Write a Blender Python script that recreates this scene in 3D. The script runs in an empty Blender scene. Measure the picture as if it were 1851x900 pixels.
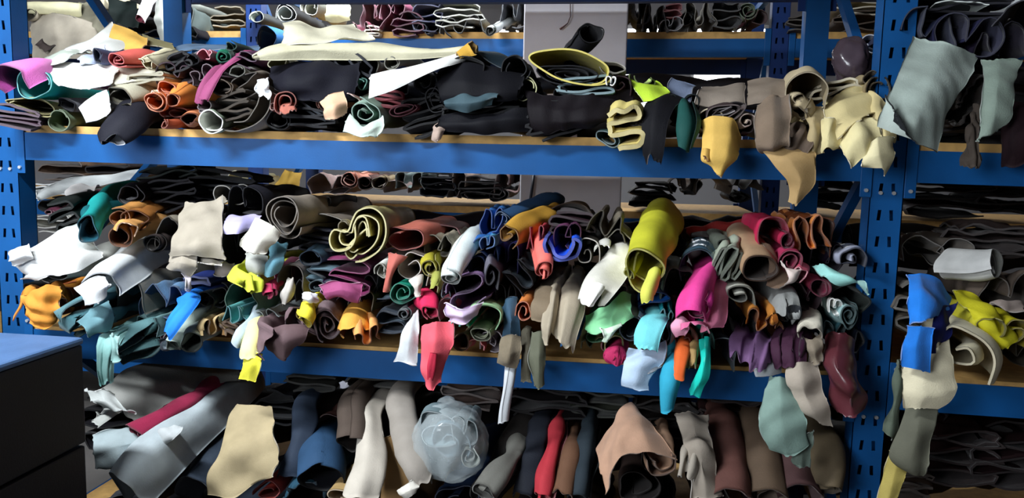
import bpy, math, random, zlib
import numpy as np
from mathutils import Vector, Matrix

# ---------------------------------------------------------------- camera
F_PX, W_PX, H_PX = 1440.0, 1851, 900
YAW, PITCH, ROLL = 0.13958, -0.11590, 0.02304
CAM = np.array([2.0065, -2.4094, 1.55])
_c, _s = math.cos(YAW), math.sin(YAW)
_f = np.array([-_s*math.cos(PITCH), _c*math.cos(PITCH), math.sin(PITCH)])
_r = np.array([_c, _s, 0.0]); _u = np.cross(_r, _f)
CR, CU = math.cos(ROLL)*_r + math.sin(ROLL)*_u, -math.sin(ROLL)*_r + math.cos(ROLL)*_u
scene = bpy.context.scene
col = scene.collection
cam_d = bpy.data.cameras.new('camera'); cam_d.sensor_width = 36.0
cam_d.lens = F_PX/W_PX*36.0; cam_d.clip_start = 0.05; cam_d.clip_end = 60
cam = bpy.data.objects.new('camera', cam_d); col.objects.link(cam)
cam.matrix_world = Matrix(((CR[0], CU[0], -_f[0], CAM[0]), (CR[1], CU[1], -_f[1], CAM[1]), (CR[2], CU[2], -_f[2], CAM[2]), (0, 0, 0, 1)))
scene.camera = cam

# ---------------------------------------------------------------- world, lights, exposure
world = bpy.data.worlds.new('world'); scene.world = world; world.use_nodes = True
world.node_tree.nodes['Background'].inputs[0].default_value = (0.62, 0.75, 1.0, 1)
world.node_tree.nodes['Background'].inputs[1].default_value = 0.8
scene.view_settings.view_transform = 'Standard'; scene.view_settings.look = 'None'
scene.view_settings.exposure = 0.45; scene.view_settings.gamma = 1.0
scene.view_settings.use_curve_mapping = False

def area(name, loc, target, sx, sy, power, color):
    d = bpy.data.lights.new(name, 'AREA'); d.shape = 'RECTANGLE'; d.size = sx; d.size_y = sy
    d.energy = power; d.color = color
    o = bpy.data.objects.new(name, d); col.objects.link(o); o.location = loc
    o.rotation_euler = (Vector(target)-Vector(loc)).to_track_quat('-Z', 'Y').to_euler()
    return o
TUBES = [  # centre of each ceiling tube lamp, power
    ((0.15, -1.6, 3.0), 84), ((0.6, 4.2, 3.2), 55), ((3.6, 4.2, 3.2), 14), ((0.5, 1.5, 3.15), 60)]  # last lamp is unseen, added to brighten the pillar
for _i, (_p, _w) in enumerate(TUBES):
    area('tube_light', (_p[0], _p[1], _p[2]-0.06), (_p[0], _p[1]+(0.55 if _i == 0 else 0), 1.6), 1.15, 0.16, _w, (0.90, 0.96, 1.0))

# frontal fill from an unseen window added behind the camera
area('window_daylight', (-0.6, -4.45, 2.15), (0.75, 0.0, 1.45), 2.1, 1.5, 112, (0.86, 0.93, 1.0))

# ---------------------------------------------------------------- helpers
def P(px, py, Y):
    """the point of the vertical plane y=Y that is seen at a pixel of the 1851x900 frame"""
    d = _f + CR*(px-W_PX/2)/F_PX + CU*(H_PX/2-py)/F_PX
    return CAM + d*((Y-CAM[1])/d[1])
def depth(p): return float((np.asarray(p)-CAM) @ _f)
def s2l(c): return c/12.92 if c <= 0.04045 else ((c+0.055)/1.055)**2.4
def hexl(h):
    h = h.lstrip('#'); return tuple(s2l(int(h[i:i+2], 16)/255) for i in (0, 2, 4))
_mats = {}
def mat(name, color, rough=0.7, metal=0.0, var=0.18, scale=9.0, bump=0.25, bscale=160.0, spec=0.35, sheen=0.0, coat=0.0):
    key = (name, color, rough, metal)
    if key in _mats: return _mats[key]
    m = bpy.data.materials.new(name); m.use_nodes = True
    nt = m.node_tree; b = nt.nodes['Principled BSDF']
    tc = nt.nodes.new('ShaderNodeTexCoord')
    n1 = nt.nodes.new('ShaderNodeTexNoise'); n1.inputs['Scale'].default_value = scale; n1.inputs['Detail'].default_value = 5
    nt.links.new(tc.outputs['Object'], n1.inputs['Vector'])
    mr = nt.nodes.new('ShaderNodeMapRange'); mr.inputs[1].default_value = 0.3; mr.inputs[2].default_value = 0.7
    mr.inputs[3].default_value = 1-var; mr.inputs[4].default_value = 1+var
    nt.links.new(n1.outputs['Fac'], mr.inputs[0])
    mx = nt.nodes.new('ShaderNodeMix'); mx.data_type = 'RGBA'; mx.blend_type = 'MULTIPLY'; mx.inputs[0].default_value = 1
    mx.inputs[6].default_value = (*color, 1)
    nt.links.new(mr.outputs[0], mx.inputs[7]); nt.links.new(mx.outputs[2], b.inputs['Base Color'])
    b.inputs['Roughness'].default_value = rough; b.inputs['Metallic'].default_value = metal
    b.inputs['Specular IOR Level'].default_value = spec
    if sheen: b.inputs['Sheen Weight'].default_value = sheen
    if coat: b.inputs['Coat Weight'].default_value = coat
    if bump:
        n2 = nt.nodes.new('ShaderNodeTexNoise'); n2.inputs['Scale'].default_value = bscale; n2.inputs['Detail'].default_value = 3
        nt.links.new(tc.outputs['Object'], n2.inputs['Vector'])
        bp = nt.nodes.new('ShaderNodeBump'); bp.inputs['Strength'].default_value = bump; bp.inputs['Distance'].default_value = 0.002
        nt.links.new(n2.outputs['Fac'], bp.inputs['Height']); nt.links.new(bp.outputs[0], b.inputs['Normal'])
    _mats[key] = m
    return m
def emis(name, color, strength):
    m = bpy.data.materials.new(name); m.use_nodes = True
    b = m.node_tree.nodes['Principled BSDF']; b.inputs['Base Color'].default_value = (*color, 1)
    b.inputs['Emission Color'].default_value = (*color, 1); b.inputs['Emission Strength'].default_value = strength
    return m

def link(name, me, parent=None, mats=()):
    o = bpy.data.objects.new(name, me); col.objects.link(o)
    if parent: o.parent = parent
    for m in mats: me.materials.append(m)
    return o
def tag(o, label=None, cat=None, group=None, kind=None):
    if label: o['label'] = label
    if cat: o['category'] = cat
    if group: o['group'] = group
    if kind: o['kind'] = kind
    return o
def empty(name, loc=(0, 0, 0)):
    o = bpy.data.objects.new(name, None); col.objects.link(o); o.location = loc; o.empty_display_size = 0.05
    return o
class MB:
    def __init__(s): s.v = []; s.f = []
    def poly(s, pts, faces):
        k = len(s.v); s.v += [tuple(map(float, p)) for p in pts]; s.f += [tuple(i+k for i in f) for f in faces]; return s
    def box(s, a, b):
        (x0, y0, z0), (x1, y1, z1) = a, b
        return s.poly([(x0,y0,z0),(x1,y0,z0),(x1,y1,z0),(x0,y1,z0),(x0,y0,z1),(x1,y0,z1),(x1,y1,z1),(x0,y1,z1)],
                      [(3,2,1,0),(4,5,6,7),(0,1,5,4),(1,2,6,5),(2,3,7,6),(3,0,4,7)])
    def bar(s, a, b, w, h):
        a, b = Vector(a), Vector(b); t = (b-a).normalized()
        r = t.cross(Vector((0, 1, 0.001))).normalized()*w/2; u = r.normalized().cross(t)*h/2
        return s.poly([a-r-u, a+r-u, a+r+u, a-r+u, b-r-u, b+r-u, b+r+u, b-r+u],
                      [(0,1,2,3),(7,6,5,4),(4,5,1,0),(5,6,2,1),(6,7,3,2),(7,4,0,3)])
    def tube(s, pts, r, n=12, cap=True):
        k = len(s.v); pts = [Vector(p) for p in pts]; rr = r if isinstance(r, (list, tuple)) else [r]*len(pts)
        for i, p in enumerate(pts):
            t = (pts[min(i+1, len(pts)-1)]-pts[max(i-1, 0)]).normalized()
            a = t.orthogonal().normalized() if i == 0 else (a-t*a.dot(t)).normalized()
            b = t.cross(a)
            for q in range(n):
                w = 2*math.pi*q/n; s.v.append(tuple(p+(a*math.cos(w)+b*math.sin(w))*rr[i]))
        for i in range(len(pts)-1):
            for q in range(n):
                s.f.append((k+i*n+q, k+i*n+(q+1) % n, k+(i+1)*n+(q+1) % n, k+(i+1)*n+q))
        if cap:
            s.f.append(tuple(k+q for q in range(n))[::-1]); s.f.append(tuple(k+(len(pts)-1)*n+q for q in range(n)))
        return s
    def build(s, name, m, parent=None, bevel=0.0, smooth=False):
        me = bpy.data.meshes.new(name); me.from_pydata(s.v, [], s.f); me.update()
        if smooth: me.polygons.foreach_set('use_smooth', [True]*len(me.polygons))
        o = link(name, me, parent, [m])
        if bevel:
            md = o.modifiers.new('bevel', 'BEVEL'); md.width = bevel; md.segments = 2; md.limit_method = 'ANGLE'
        return o

# ---------------------------------------------------------------- the room
M_WALL = mat('painted_wall', hexl('#8e8c8e'), 0.9, var=0.05, scale=2, bump=0.1)
M_FLOOR = mat('concrete_floor', hexl('#4c4947'), 0.8, var=0.2, scale=3)
M_CEIL = mat('ceiling_paint', hexl('#8a8a8c'), 0.9, var=0.04, scale=2, bump=0.1)
X0, X1, Y0, Y1, ZC = -4.2, 6.6, -4.6, 7.2, 3.7
def struct(name, a, b, m, parent=None):
    o = MB().box(a, b).build(name, m, parent)
    if parent is None: o['kind'] = 'structure'
    return o
struct('floor', (X0, Y0, -0.1), (X1, Y1, 0), M_FLOOR)
struct('ceiling', (X0, Y0, ZC), (X1, Y1, ZC+0.1), M_CEIL)
struct('wall_left', (X0-0.1, Y0, 0), (X0, Y1, ZC), M_WALL)
struct('wall_right', (X1, Y0, 0), (X1+0.1, Y1, ZC), M_WALL)
wf = MB(); FX0, FX1, FZ0, FZ1 = -1.7, 0.5, 1.35, 2.95
wf.box((X0-0.1, Y0-0.1, 0), (X1+0.1, Y0, FZ0)).box((X0-0.1, Y0-0.1, FZ1), (X1+0.1, Y0, ZC)).box((X0-0.1, Y0-0.1, FZ0), (FX0, Y0, FZ1)).box((FX1, Y0-0.1, FZ0), (X1+0.1, Y0, FZ1))
wf.build('wall_front', M_WALL)['kind'] = 'structure'
wb = MB()
WZ0, WZ1 = 1.95, 3.1
WINS = [(-2.6, -0.4), (0.3, 2.5), (2.7, 4.1)]
wb.box((X0-0.1, Y1, 0), (X1+0.1, Y1+0.1, WZ0)).box((X0-0.1, Y1, WZ1), (X1+0.1, Y1+0.1, ZC))
_xs = [X0-0.1]+[q for w in WINS for q in w]+[X1+0.1]
for i in range(0, len(_xs), 2): wb.box((_xs[i], Y1, WZ0), (_xs[i+1], Y1+0.1, WZ1))
wbo = wb.build('wall_back', M_WALL); wbo['kind'] = 'structure'
M_PANE = emis('daylit_pane', (0.93, 0.96, 1.0), 3.2)
M_FRAME = mat('window_frame_paint', hexl('#d8d8d8'), 0.5, var=0.03)
for i, (a, b) in enumerate(WINS):
    w = empty('window_%d' % (i+1), ((a+b)/2, Y1+0.05, WZ0)); w['kind'] = 'structure'
    def loc(mb): mb.v = [(x-(a+b)/2, y-Y1-0.05, z-WZ0) for x, y, z in mb.v]; return mb
    f = MB()
    for q in (a, (a+b)/2-0.02, b-0.04): f.box((q, Y1+0.02, WZ0), (q+0.04, Y1+0.08, WZ1))
    f.box((a, Y1+0.021, WZ0), (b, Y1+0.079, WZ0+0.04)).box((a, Y1+0.021, WZ1-0.04), (b, Y1+0.079, WZ1))
    loc(f).build('window_frame', M_FRAME, w)
    for q in (0, 1):
        xa = a+0.04 if q == 0 else (a+b)/2+0.02; xb = (a+b)/2-0.02 if q == 0 else b-0.04
        loc(MB().box((xa, Y1+0.045, WZ0+0.04), (xb, Y1+0.055, WZ1-0.04))).build('pane', M_PANE, w)
w4 = empty('window_4', ((FX0+FX1)/2, Y0-0.05, FZ0)); w4['kind'] = 'structure'  # unseen window, added to carry the frontal fill light
hw, hh_ = (FX1-FX0)/2, FZ1-FZ0
f = MB()
for q in (-hw, -0.02, hw-0.04): f.box((q, -0.03, 0), (q+0.04, 0.03, hh_))
f.box((-hw, -0.029, 0), (hw, 0.029, 0.04)).box((-hw, -0.029, hh_-0.04), (hw, 0.029, hh_))
f.build('window_frame', M_FRAME, w4)
for xa, xb in ((-hw+0.04, -0.02), (0.02, hw-0.04)): MB().box((xa, -0.005, 0.04), (xb, 0.005, hh_-0.04)).build('pane', M_PANE, w4)
M_TUBE = emis('lamp_tube_glow', (0.92, 0.97, 1.0), 6.0)
M_LAMP = mat('lamp_housing', hexl('#d5d5d5'), 0.5, var=0.02)
_lamp_labels = ['white twin tube ceiling lamp above the aisle before the front rack', 'white twin tube ceiling lamp behind the far rack near the windows',
    'white twin tube ceiling lamp behind the far rack on the window row beside the wall', 'white twin tube ceiling lamp over the narrow aisle between the racks']
for (p, _w), lb in zip(TUBES, _lamp_labels):
    t = empty('ceiling_lamp', p); tag(t, lb, 'ceiling lamp', 'tube lamps hung from the ceiling')
    MB().box((-0.62, -0.09, 0.0), (0.62, 0.09, 0.05)).build('housing', M_LAMP, t, 0.006)
    for yy in (-0.045, 0.045): MB().tube([(-0.58, yy, -0.02), (0.58, yy, -0.02)], 0.013).build('lamp_tube', M_TUBE, t)
    for xx in (-0.5, 0.5): MB().tube([(xx, 0, 0.05), (xx, 0, ZC-p[2])], 0.004, 6).build('hanging_rod', M_LAMP, t)

# ---------------------------------------------------------------- pallet racks
M_BLUE = mat('blue_powder_coat', hexl('#0e4d88'), 0.5, var=0.12, scale=7, bump=0.12, bscale=220, spec=0.22)
M_BLUED = mat('blue_powder_coat_worn', hexl('#15346f'), 0.5, var=0.14, scale=6, bump=0.12, bscale=220, spec=0.3)  # darker blue, for rear beams and rear rack posts
M_BOLT = mat('zinc_bolt', hexl('#d8dadd'), 0.3, 0.6, var=0.03, bump=0)
M_WOOD = mat('chipboard', hexl('#c39a5c'), 0.8, var=0.16, scale=30, bump=0.3)
M_DARK = mat('dark_steel', hexl('#20222c'), 0.5, var=0.1)
UW, UD = 0.092, 0.075
def post_mesh(name, H, w=UW, d=UD, pitch=0.076, holes=True):
    """a perforated C-shaped post: x 0..w, y 0..d (front face at y=0)"""
    mb = MB(); t = 0.003
    if holes:
        z = 0.0
        xs = [0, w*0.25, w*0.36, w*0.64, w*0.75, w]; hh = 0.030; sl = 0.0025
        while z < H-1e-6:
            z1 = min(z+pitch, H); h0 = z+(pitch-hh)/2; h1 = h0+hh
            if h1 > z1: mb.poly([(0, 0, z), (w, 0, z), (w, 0, z1), (0, 0, z1)], [(0, 1, 2, 3)]); break
            mb.poly([(0, 0, z), (w, 0, z), (w, 0, h0), (0, 0, h0)], [(0, 1, 2, 3)])
            mb.poly([(0, 0, h1), (w, 0, h1), (w, 0, z1), (0, 0, z1)], [(0, 1, 2, 3)])
            mb.poly([(0, 0, h0), (xs[1]-0, 0, h0), (xs[1]+sl, 0, h1), (0, 0, h1)], [(0, 1, 2, 3)])
            mb.poly([(xs[2], 0, h0), (xs[3], 0, h0), (xs[3]-sl, 0, h1), (xs[2]+sl, 0, h1)], [(0, 1, 2, 3)])
            mb.poly([(xs[4], 0, h0), (w, 0, h0), (w, 0, h1), (xs[4]-sl, 0, h1)], [(0, 1, 2, 3)])
            for xa, s_ in ((xs[1], 1), (xs[3], -1)):   # hole rims give the sheet its thickness
                wd = xs[2]-xs[1]
                a = [(xa, 0, h0), (xa+wd, 0, h0), (xa+wd+s_*sl, 0, h1), (xa+s_*sl, 0, h1)]
                b = [(p[0], t, p[2]) for p in a]
                mb.poly(a+b, [(0, 1, 5, 4), (1, 2, 6, 5), (2, 3, 7, 6), (3, 0, 4, 7)])
            z = z1
    else: mb.box((0, 0, 0), (w, t, H))
    mb.box((0, 0, 0), (t, d, H)).box((w-t, 0, 0), (w, d, H))
    mb.box((0, d-t, 0), (w, d, H))  # back plate added so that the slots stay dark
    me = bpy.data.meshes.new(name); me.from_pydata(mb.v, [], mb.f); me.update(); return me
RH = 2.95
_post = post_mesh('post', RH); _post.materials.append(M_BLUE)
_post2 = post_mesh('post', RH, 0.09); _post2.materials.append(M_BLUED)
def rack_frame(x, y, dep, label, me, m, group, flip=1):
    t = empty('rack_frame', (x, y, 0)); tag(t, label, 'rack frame', group)
    f = link('post', me, t); r = link('post', me, t); r.location = (UW, dep, 0); r.rotation_euler = (0, 0, math.pi)
    for xx in (0, dep-UD):
        MB().box((-0.02, xx-0.015, 0), (UW+0.02, xx+UD+0.015, 0.008)).build('foot_plate', m, t)
    zs = [0.15, 0.95, 1.62, 2.45]
    for z in zs: MB().box((UW/2-0.016, UD, z), (UW/2+0.016, dep-UD, z+0.035)).build('cross_brace', m, t)
    for k in range(3):
        a, b = (UD, zs[k]+0.04), (dep-UD, zs[k+1]-0.01)
        if k % 2 != flip: a, b = (dep-UD, a[1]), (UD, b[1])
        MB().poly([], []).bar((UW/2, a[0], a[1]), (UW/2, b[0], b[1]), 0.03, 0.034).build('diagonal_brace', m, t)
    for z in (0.84, 1.50):
        for dx_ in (0.028, 0.064):
            MB().tube([(dx_, -0.006, z-0.03), (dx_, 0.001, z-0.03)], 0.0055, 8).build('bolt', M_BOLT, t)
    return t
def beam(x0, x1, yf, zb, h, label, m, sag=0.006, group=None, bolts=True, dep=0.045):
    t = empty('shelf_beam', ((x0+x1)/2, yf, zb)); tag(t, label, 'shelf beam', group)
    n = 14; mb = MB(); prof = [(0, 0), (0, h), (dep*0.55, h), (dep*0.55, h-0.02), (dep, h-0.02), (dep, 0)]
    L = x1-x0; vs = []
    for i in range(n+1):
        q = i/n; sg = -sag*4*q*(1-q)
        vs += [(-L/2+L*q, a, b+sg) for a, b in prof]
    k = len(prof)
    fs = [(i*k+j, (i+1)*k+j, (i+1)*k+(j+1) % k, i*k+(j+1) % k) for i in range(n) for j in range(k)]
    fs += [tuple(range(k))[::-1], tuple(n*k+j for j in range(k))]
    mb.poly(vs, [f[::-1] for f in fs]).build('rail', m, t)
    for s in (-1, 1):
        xx = s*L/2
        c = MB().box((xx-0.03 if s > 0 else xx-0.002, -0.005, -0.045), (xx+0.002 if s > 0 else xx+0.03, 0.0, h+0.05)).build('end_connector', m, t, 0.002)
        if bolts:
            for z in (-0.025, h+0.03): MB().tube([(xx-s*0.014, -0.012, z), (xx-s*0.014, -0.004, z)], 0.0055, 8).build('bolt', M_BOLT, c)
    return t
def board(x0, x1, y0, y1, zt, th, label, sag=0.006, group=None):
    n = 14; mb = MB(); L = x1-x0
    vs = []
    for i in range(n+1):
        q = i/n; z = zt-sag*4*q*(1-q); x = x0+L*q
        vs += [(x, y0, z-th), (x, y1, z-th), (x, y1, z), (x, y0, z)]
    fs = [(i*4+j, i*4+(j+1) % 4, (i+1)*4+(j+1) % 4, (i+1)*4+j) for i in range(n) for j in range(4)]+[(3, 2, 1, 0), (n*4, n*4+1, n*4+2, n*4+3)]
    o = mb.poly(vs, [f[::-1] for f in fs]).build('shelf_board', M_WOOD)
    return tag(o, label, 'shelf board', group)
DEP = 1.1
XL, XR = -UW, 2.70         # left edges of the two front posts; bay clear from 0 to 2.70
Z1, Z2, Z3, ZB0, HB = 1.5016, 0.8377, 2.207, 0.12, 0.0907
BT = 0.028
BZ1, BZ2, BZ3 = Z1+HB+BT-0.004, Z2+HB+0.012, Z3+HB+0.012
GF = 'frames of the front rack'
rack_frame(XL, 0.0, DEP, 'blue perforated rack frame beside the dark cabinet', _post, M_BLUE, GF)
rack_frame(XR, 0.0, DEP, 'blue perforated rack frame between the two bays of the front rack', _post, M_BLUE, GF, 0)
rack_frame(XR+UW+2.7, 0.0, DEP, 'blue perforated rack frame at the far end of the right bay', _post, M_BLUE, GF)
GB = 'beams of the front rack'
for nm, z in (('lower', Z2), ('middle', Z1), ('top', Z3), ('bottom', ZB0)):
    beam(0.0, XR, -0.002, z, HB, 'long blue %s shelf beam across the front of the main bay' % nm, M_BLUE, 0.007, GB)
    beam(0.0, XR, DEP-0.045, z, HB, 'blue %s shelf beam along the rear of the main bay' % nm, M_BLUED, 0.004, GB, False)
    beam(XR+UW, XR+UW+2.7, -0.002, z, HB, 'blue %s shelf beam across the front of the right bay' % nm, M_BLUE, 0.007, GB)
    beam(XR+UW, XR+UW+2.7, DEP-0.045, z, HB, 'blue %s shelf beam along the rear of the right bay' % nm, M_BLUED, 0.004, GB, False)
    zz = {'lower': BZ2, 'middle': BZ1, 'top': BZ3, 'bottom': ZB0+HB+0.012}[nm]
    for xa, xb, w in ((0.004, XR-0.004, 'main bay'), (XR+UW+0.004, XR+UW+2.696, 'right bay')):
        board(xa, xb, 0.004, DEP-0.004, zz, BT, 'yellowish chipboard %s shelf of the front rack %s' % (nm, w), 0.006, 'boards of the front rack')
# the second rack, across the aisle behind
YB, XB0, XB1 = 1.9, -0.13, 2.71
for xx, lb in ((XB0, 'blue perforated frame of the rear rack left of the white pillar'), (XB1, 'blue perforated frame of the rear rack right of the white pillar'),
               (XB0-2.8, 'blue perforated frame of the rear rack beyond the left end of the front rack'), (XB1+2.8, 'blue perforated frame of the rear rack behind the right bay')):
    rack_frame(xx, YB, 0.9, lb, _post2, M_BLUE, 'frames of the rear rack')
ZR = [1.145, 2.085]
for xa, xb, w in ((XB0+UW, XB1, 'middle bay'), (XB0-2.8+UW, XB0, 'left bay'), (XB1+UW, XB1+2.8, 'right bay')):
    for nm, z in (('lower', ZR[0]), ('upper', ZR[1]), ('bottom', 0.2)):
        beam(xa, xb, YB-0.002, z, 0.092, 'blue %s front beam of the rear rack %s' % (nm, w), M_BLUE, 0.005, 'beams of the rear rack', False)
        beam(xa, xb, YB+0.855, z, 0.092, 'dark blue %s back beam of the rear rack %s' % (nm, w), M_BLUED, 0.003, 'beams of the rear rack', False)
        board(xa+0.004, xb-0.004, YB+0.01, YB+0.89, z+0.092+0.036, 0.038, 'wooden %s shelf of the rear rack %s' % (nm, w), 0.004, 'boards of the rear rack')
# white pillar in the aisle between the racks
pa, pb = P(943, 200, 1.42), P(1128, 200, 1.42)
M_PIL = mat('white_pillar_paint', hexl('#cfcfd8'), 0.85, var=0.06, scale=5, bump=0.2)
tag(MB().box((pa[0], 1.42, 0), (pb[0], 1.78, ZC-0.002)).build('pillar', M_PIL, None, 0.006), 'white painted square pillar standing between the two racks', 'pillar')
M_CABLE = mat('cable_plastic', hexl('#4a3030'), 0.5, var=0.02)
cpts = [P(1031, -60, 1.40), P(1031, 0, 1.40), P(1031, 30, 1.40), P(1026, 42, 1.40), P(1012, 53, 1.40)]
tag(MB().tube(cpts, [0.0025, 0.0025, 0.0025, 0.003, 0.005], 8).build('cable', M_CABLE, None, 0, True), 'thin dark cable hanging down the white pillar', 'cable')
tag(MB().tube([P(965, 316, 1.395), P(961, 345, 1.395), P(957, 372, 1.395), P(950, 420, 1.395)], 0.007, 10).build('rod', M_DARK, None, 0, True), 'thin dark rod leaning on the foot of the white pillar', 'rod')
# dark cabinet in the aisle, before the left post
M_CAB = mat('black_cabinet', hexl('#191720'), 0.6, var=0.2, scale=5)
M_CABT = mat('cabinet_top', hexl('#4d6c98'), 0.55, var=0.12, scale=14, bump=0.3)
cx1, cy1, cz1 = 0.575, -0.49, 1.04
cab = empty('cabinet', (0.1, -0.95, 0)); tag(cab, 'low dark cabinet with a dull blue top before the left rack post', 'cabinet')
def cb(a, b, nm, m, bev=0.006): return MB().box((a[0]-0.1, a[1]+0.95, a[2]), (b[0]-0.1, b[1]+0.95, b[2])).build(nm, m, cab, bev)
cb((-0.42, -1.42, 0.0), (cx1-0.006, cy1-0.004, 0.05), 'plinth', M_CAB)
cb((-0.42, -1.42, 0.05), (cx1-0.002, cy1-0.002, 0.74), 'lower_carcass', M_CAB)
cb((-0.42, -1.42, 0.748), (cx1, cy1, cz1-0.02), 'upper_carcass', M_CAB)
cb((-0.425, -1.425, cz1-0.02), (cx1+0.003, cy1+0.003, cz1), 'top', M_CABT, 0.008)
# ---------------------------------------------------------------- leather: sheets swept along a path, and free sheets
def cr(pts, t):
    """Catmull-Rom through pts (n,d) at t in 0..1"""
    pts = np.asarray(pts, float); n = len(pts)
    if n == 1: return np.repeat(pts, len(t), 0)
    q = np.vstack([2*pts[0]-pts[1], pts, 2*pts[-1]-pts[-2]])
    s = np.clip(np.asarray(t), 0, 1)*(n-1); i = np.minimum(s.astype(int), n-2); f = (s-i)[:, None]
    a, b, c, d = q[i], q[i+1], q[i+2], q[i+3]
    return 0.5*((2*b)+(-a+c)*f+(2*a-5*b+4*c-d)*f**2+(-a+3*b-3*c+d)*f**3)
def resample(pts, n):
    pts = np.asarray(pts, float); t = np.linspace(0, 1, max(120, n*3)); p = cr(pts, t)
    L = np.r_[0, np.cumsum(np.linalg.norm(np.diff(p, axis=0), axis=1))]
    s = np.linspace(0, L[-1], n); return np.stack([np.interp(s, L, p[:, k]) for k in range(p.shape[1])], 1)
SHAPES = {
 'S': [(-.95,.2),(-.9,.75),(-.2,.95),(.6,.85),(.9,.4),(.3,.05),(-.5,-.05),(-.9,-.4),(-.6,-.85),(.2,-.9),(.95,-.6)],
 'Z': [(-.9,.85),(.3,.95),(.95,.7),(.6,.3),(-.5,.25),(-.95,0),(-.6,-.25),(.5,-.25),(.95,-.55),(.4,-.9),(-.9,-.85)],
 'W': [(-1,-.75),(-.9,.3),(-.65,.85),(-.4,.5),(-.3,-.4),(-.1,-.75),(.12,-.3),(.2,.5),(.42,.95),(.65,.6),(.72,-.1),(.9,-.5),(1.,-.9)],
 'M': [(-.95,-.9),(-1,.1),(-.7,.8),(-.25,.75),(-.05,.1),(.0,-.35),(.15,.2),(.35,.9),(.75,.8),(1,.2),(.85,-.5),(.45,-.9),(-.1,-.8)],
 'arch': [(-.9,-1),(-1,-.2),(-.75,.6),(-.1,.95),(.6,.75),(.97,.1),(.9,-.9)],
 'arc': [(-1,-.28),(-.6,.0),(0,.12),(.6,.0),(1,-.28)],
 'curl': [(-.62,-.1),(-.75,-.38),(-1,-.3),(-1,.02),(-.6,.14),(0,.18),(.6,.1),(.95,-.1),(1,-.38),(.75,-.42)],
 'U': [(-1,.8),(-1.02,.1),(-.75,-.6),(-.1,-.9),(.6,-.7),(.98,0),(.95,.6),(.7,.75),(.55,.3),(.3,-.25),(-.2,-.4),(-.55,0),(-.62,.6)],
 'heart': [(.05,-.75),(-.2,-.95),(-.4,-.8),(-.35,-.5),(-.05,-.1),(.3,.25),(.42,-.1),(.3,.5),(.1,.65),(-.1,.4),(-.1,-.1),(-.3,-.55),(-.75,-.6),(-.97,-.3),(-.9,.1),(-.6,.05),(-.35,.1),(-.3,.5),(-.1,.9),(.4,1.),(.85,.7),(1,.1),(.8,-.5),(.3,-.95),(-.05,-1.02)],
 'pleat': [(-1,-.3),(-.8,.1),(-.5,.22),(-.25,-.06),(-.05,-.08),(.15,.26),(.5,.2),(.72,-.02),(.9,.06),(1,-.3)],
 'hook': [(-.2,.1),(.1,.35),(.4,.1),(.3,-.35),(-.2,-.5),(-.65,-.2),(-.75,.4),(-.3,.9),(.4,.92),(.9,.5),(1,-.2),(.85,-1)],
}
def zigzag(n, tilt=0.0):
    pts = []; s = 1
    for k in range(n):
        z = 1-2*k/(n-1); w = 0.55+0.45*math.sqrt(max(0, 1-0.75*z*z)); j = 0.07*math.sin(k*2.7)
        pts += [(-s*w*0.96+j, z*0.92), (-s*w*.35, z+0.1*math.sin(k*1.9+1)/n*2), (s*w*.35, z-0.1*math.cos(k*1.3)/n*2), (s*w*0.96+j, z*0.96), (s*(w+.04)+j, z-1/(n-1))]
        s = -s
    return [(x, z+tilt*x) for x, z in pts[:-1]]
def section(spec, n, rng):
    if isinstance(spec, tuple):
        if spec[0] == 'zz':
            c = np.array(zigzag(spec[1]+1)); c += np.array([[rng.gauss(0, .07), rng.gauss(0, .16/spec[1])] for _ in c]); return resample(c, n)
        if spec[0] == 'pts': return resample(spec[1], n)
        _, turns, r0, a0 = (list(spec)+[None]*4)[:4]
        turns = 1.5 if turns is None else turns; r0 = 0.35 if r0 is None else r0; a0 = rng.uniform(0, 360) if a0 is None else a0
        t = np.linspace(0, 1, n)
        th = math.radians(a0)-2*math.pi*turns*(1-t); r = r0+(1-r0)*t**0.9
        k1, k2 = rng.uniform(0, 6.28), rng.uniform(0, 6.28)
        r = r*(1+0.075*np.sin(2*th+k1)+0.05*np.sin(3*th+k2)+0.03*np.sin(5*th*0.93+k1*2))
        return np.stack([r*np.cos(th), r*np.sin(th)], 1)
    c = np.array(SHAPES[spec], float); k = {'heart': 0.02, 'pleat': 0.13}.get(spec, 0.075)
    c += np.array([[rng.gauss(0, k), rng.gauss(0, k)] for _ in c])
    return resample(c, n)
def wrinkle(p, amp, lam, rng):
    d = np.zeros(p.shape[:-1])
    for k in range(5):
        w = np.array([rng.gauss(0, 1) for _ in range(3)]); w = w/np.linalg.norm(w)*2*math.pi/(lam*rng.uniform(0.5, 1.6))
        d += np.sin(p @ w+rng.uniform(0, 6.28))*amp*(0.6 if k else 1)
    return d
def grid_normals(p):
    du = np.gradient(p, axis=0); dv = np.gradient(p, axis=1); n = np.cross(du, dv)
    return n/np.maximum(np.linalg.norm(n, axis=2, keepdims=True), 1e-9)
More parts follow.
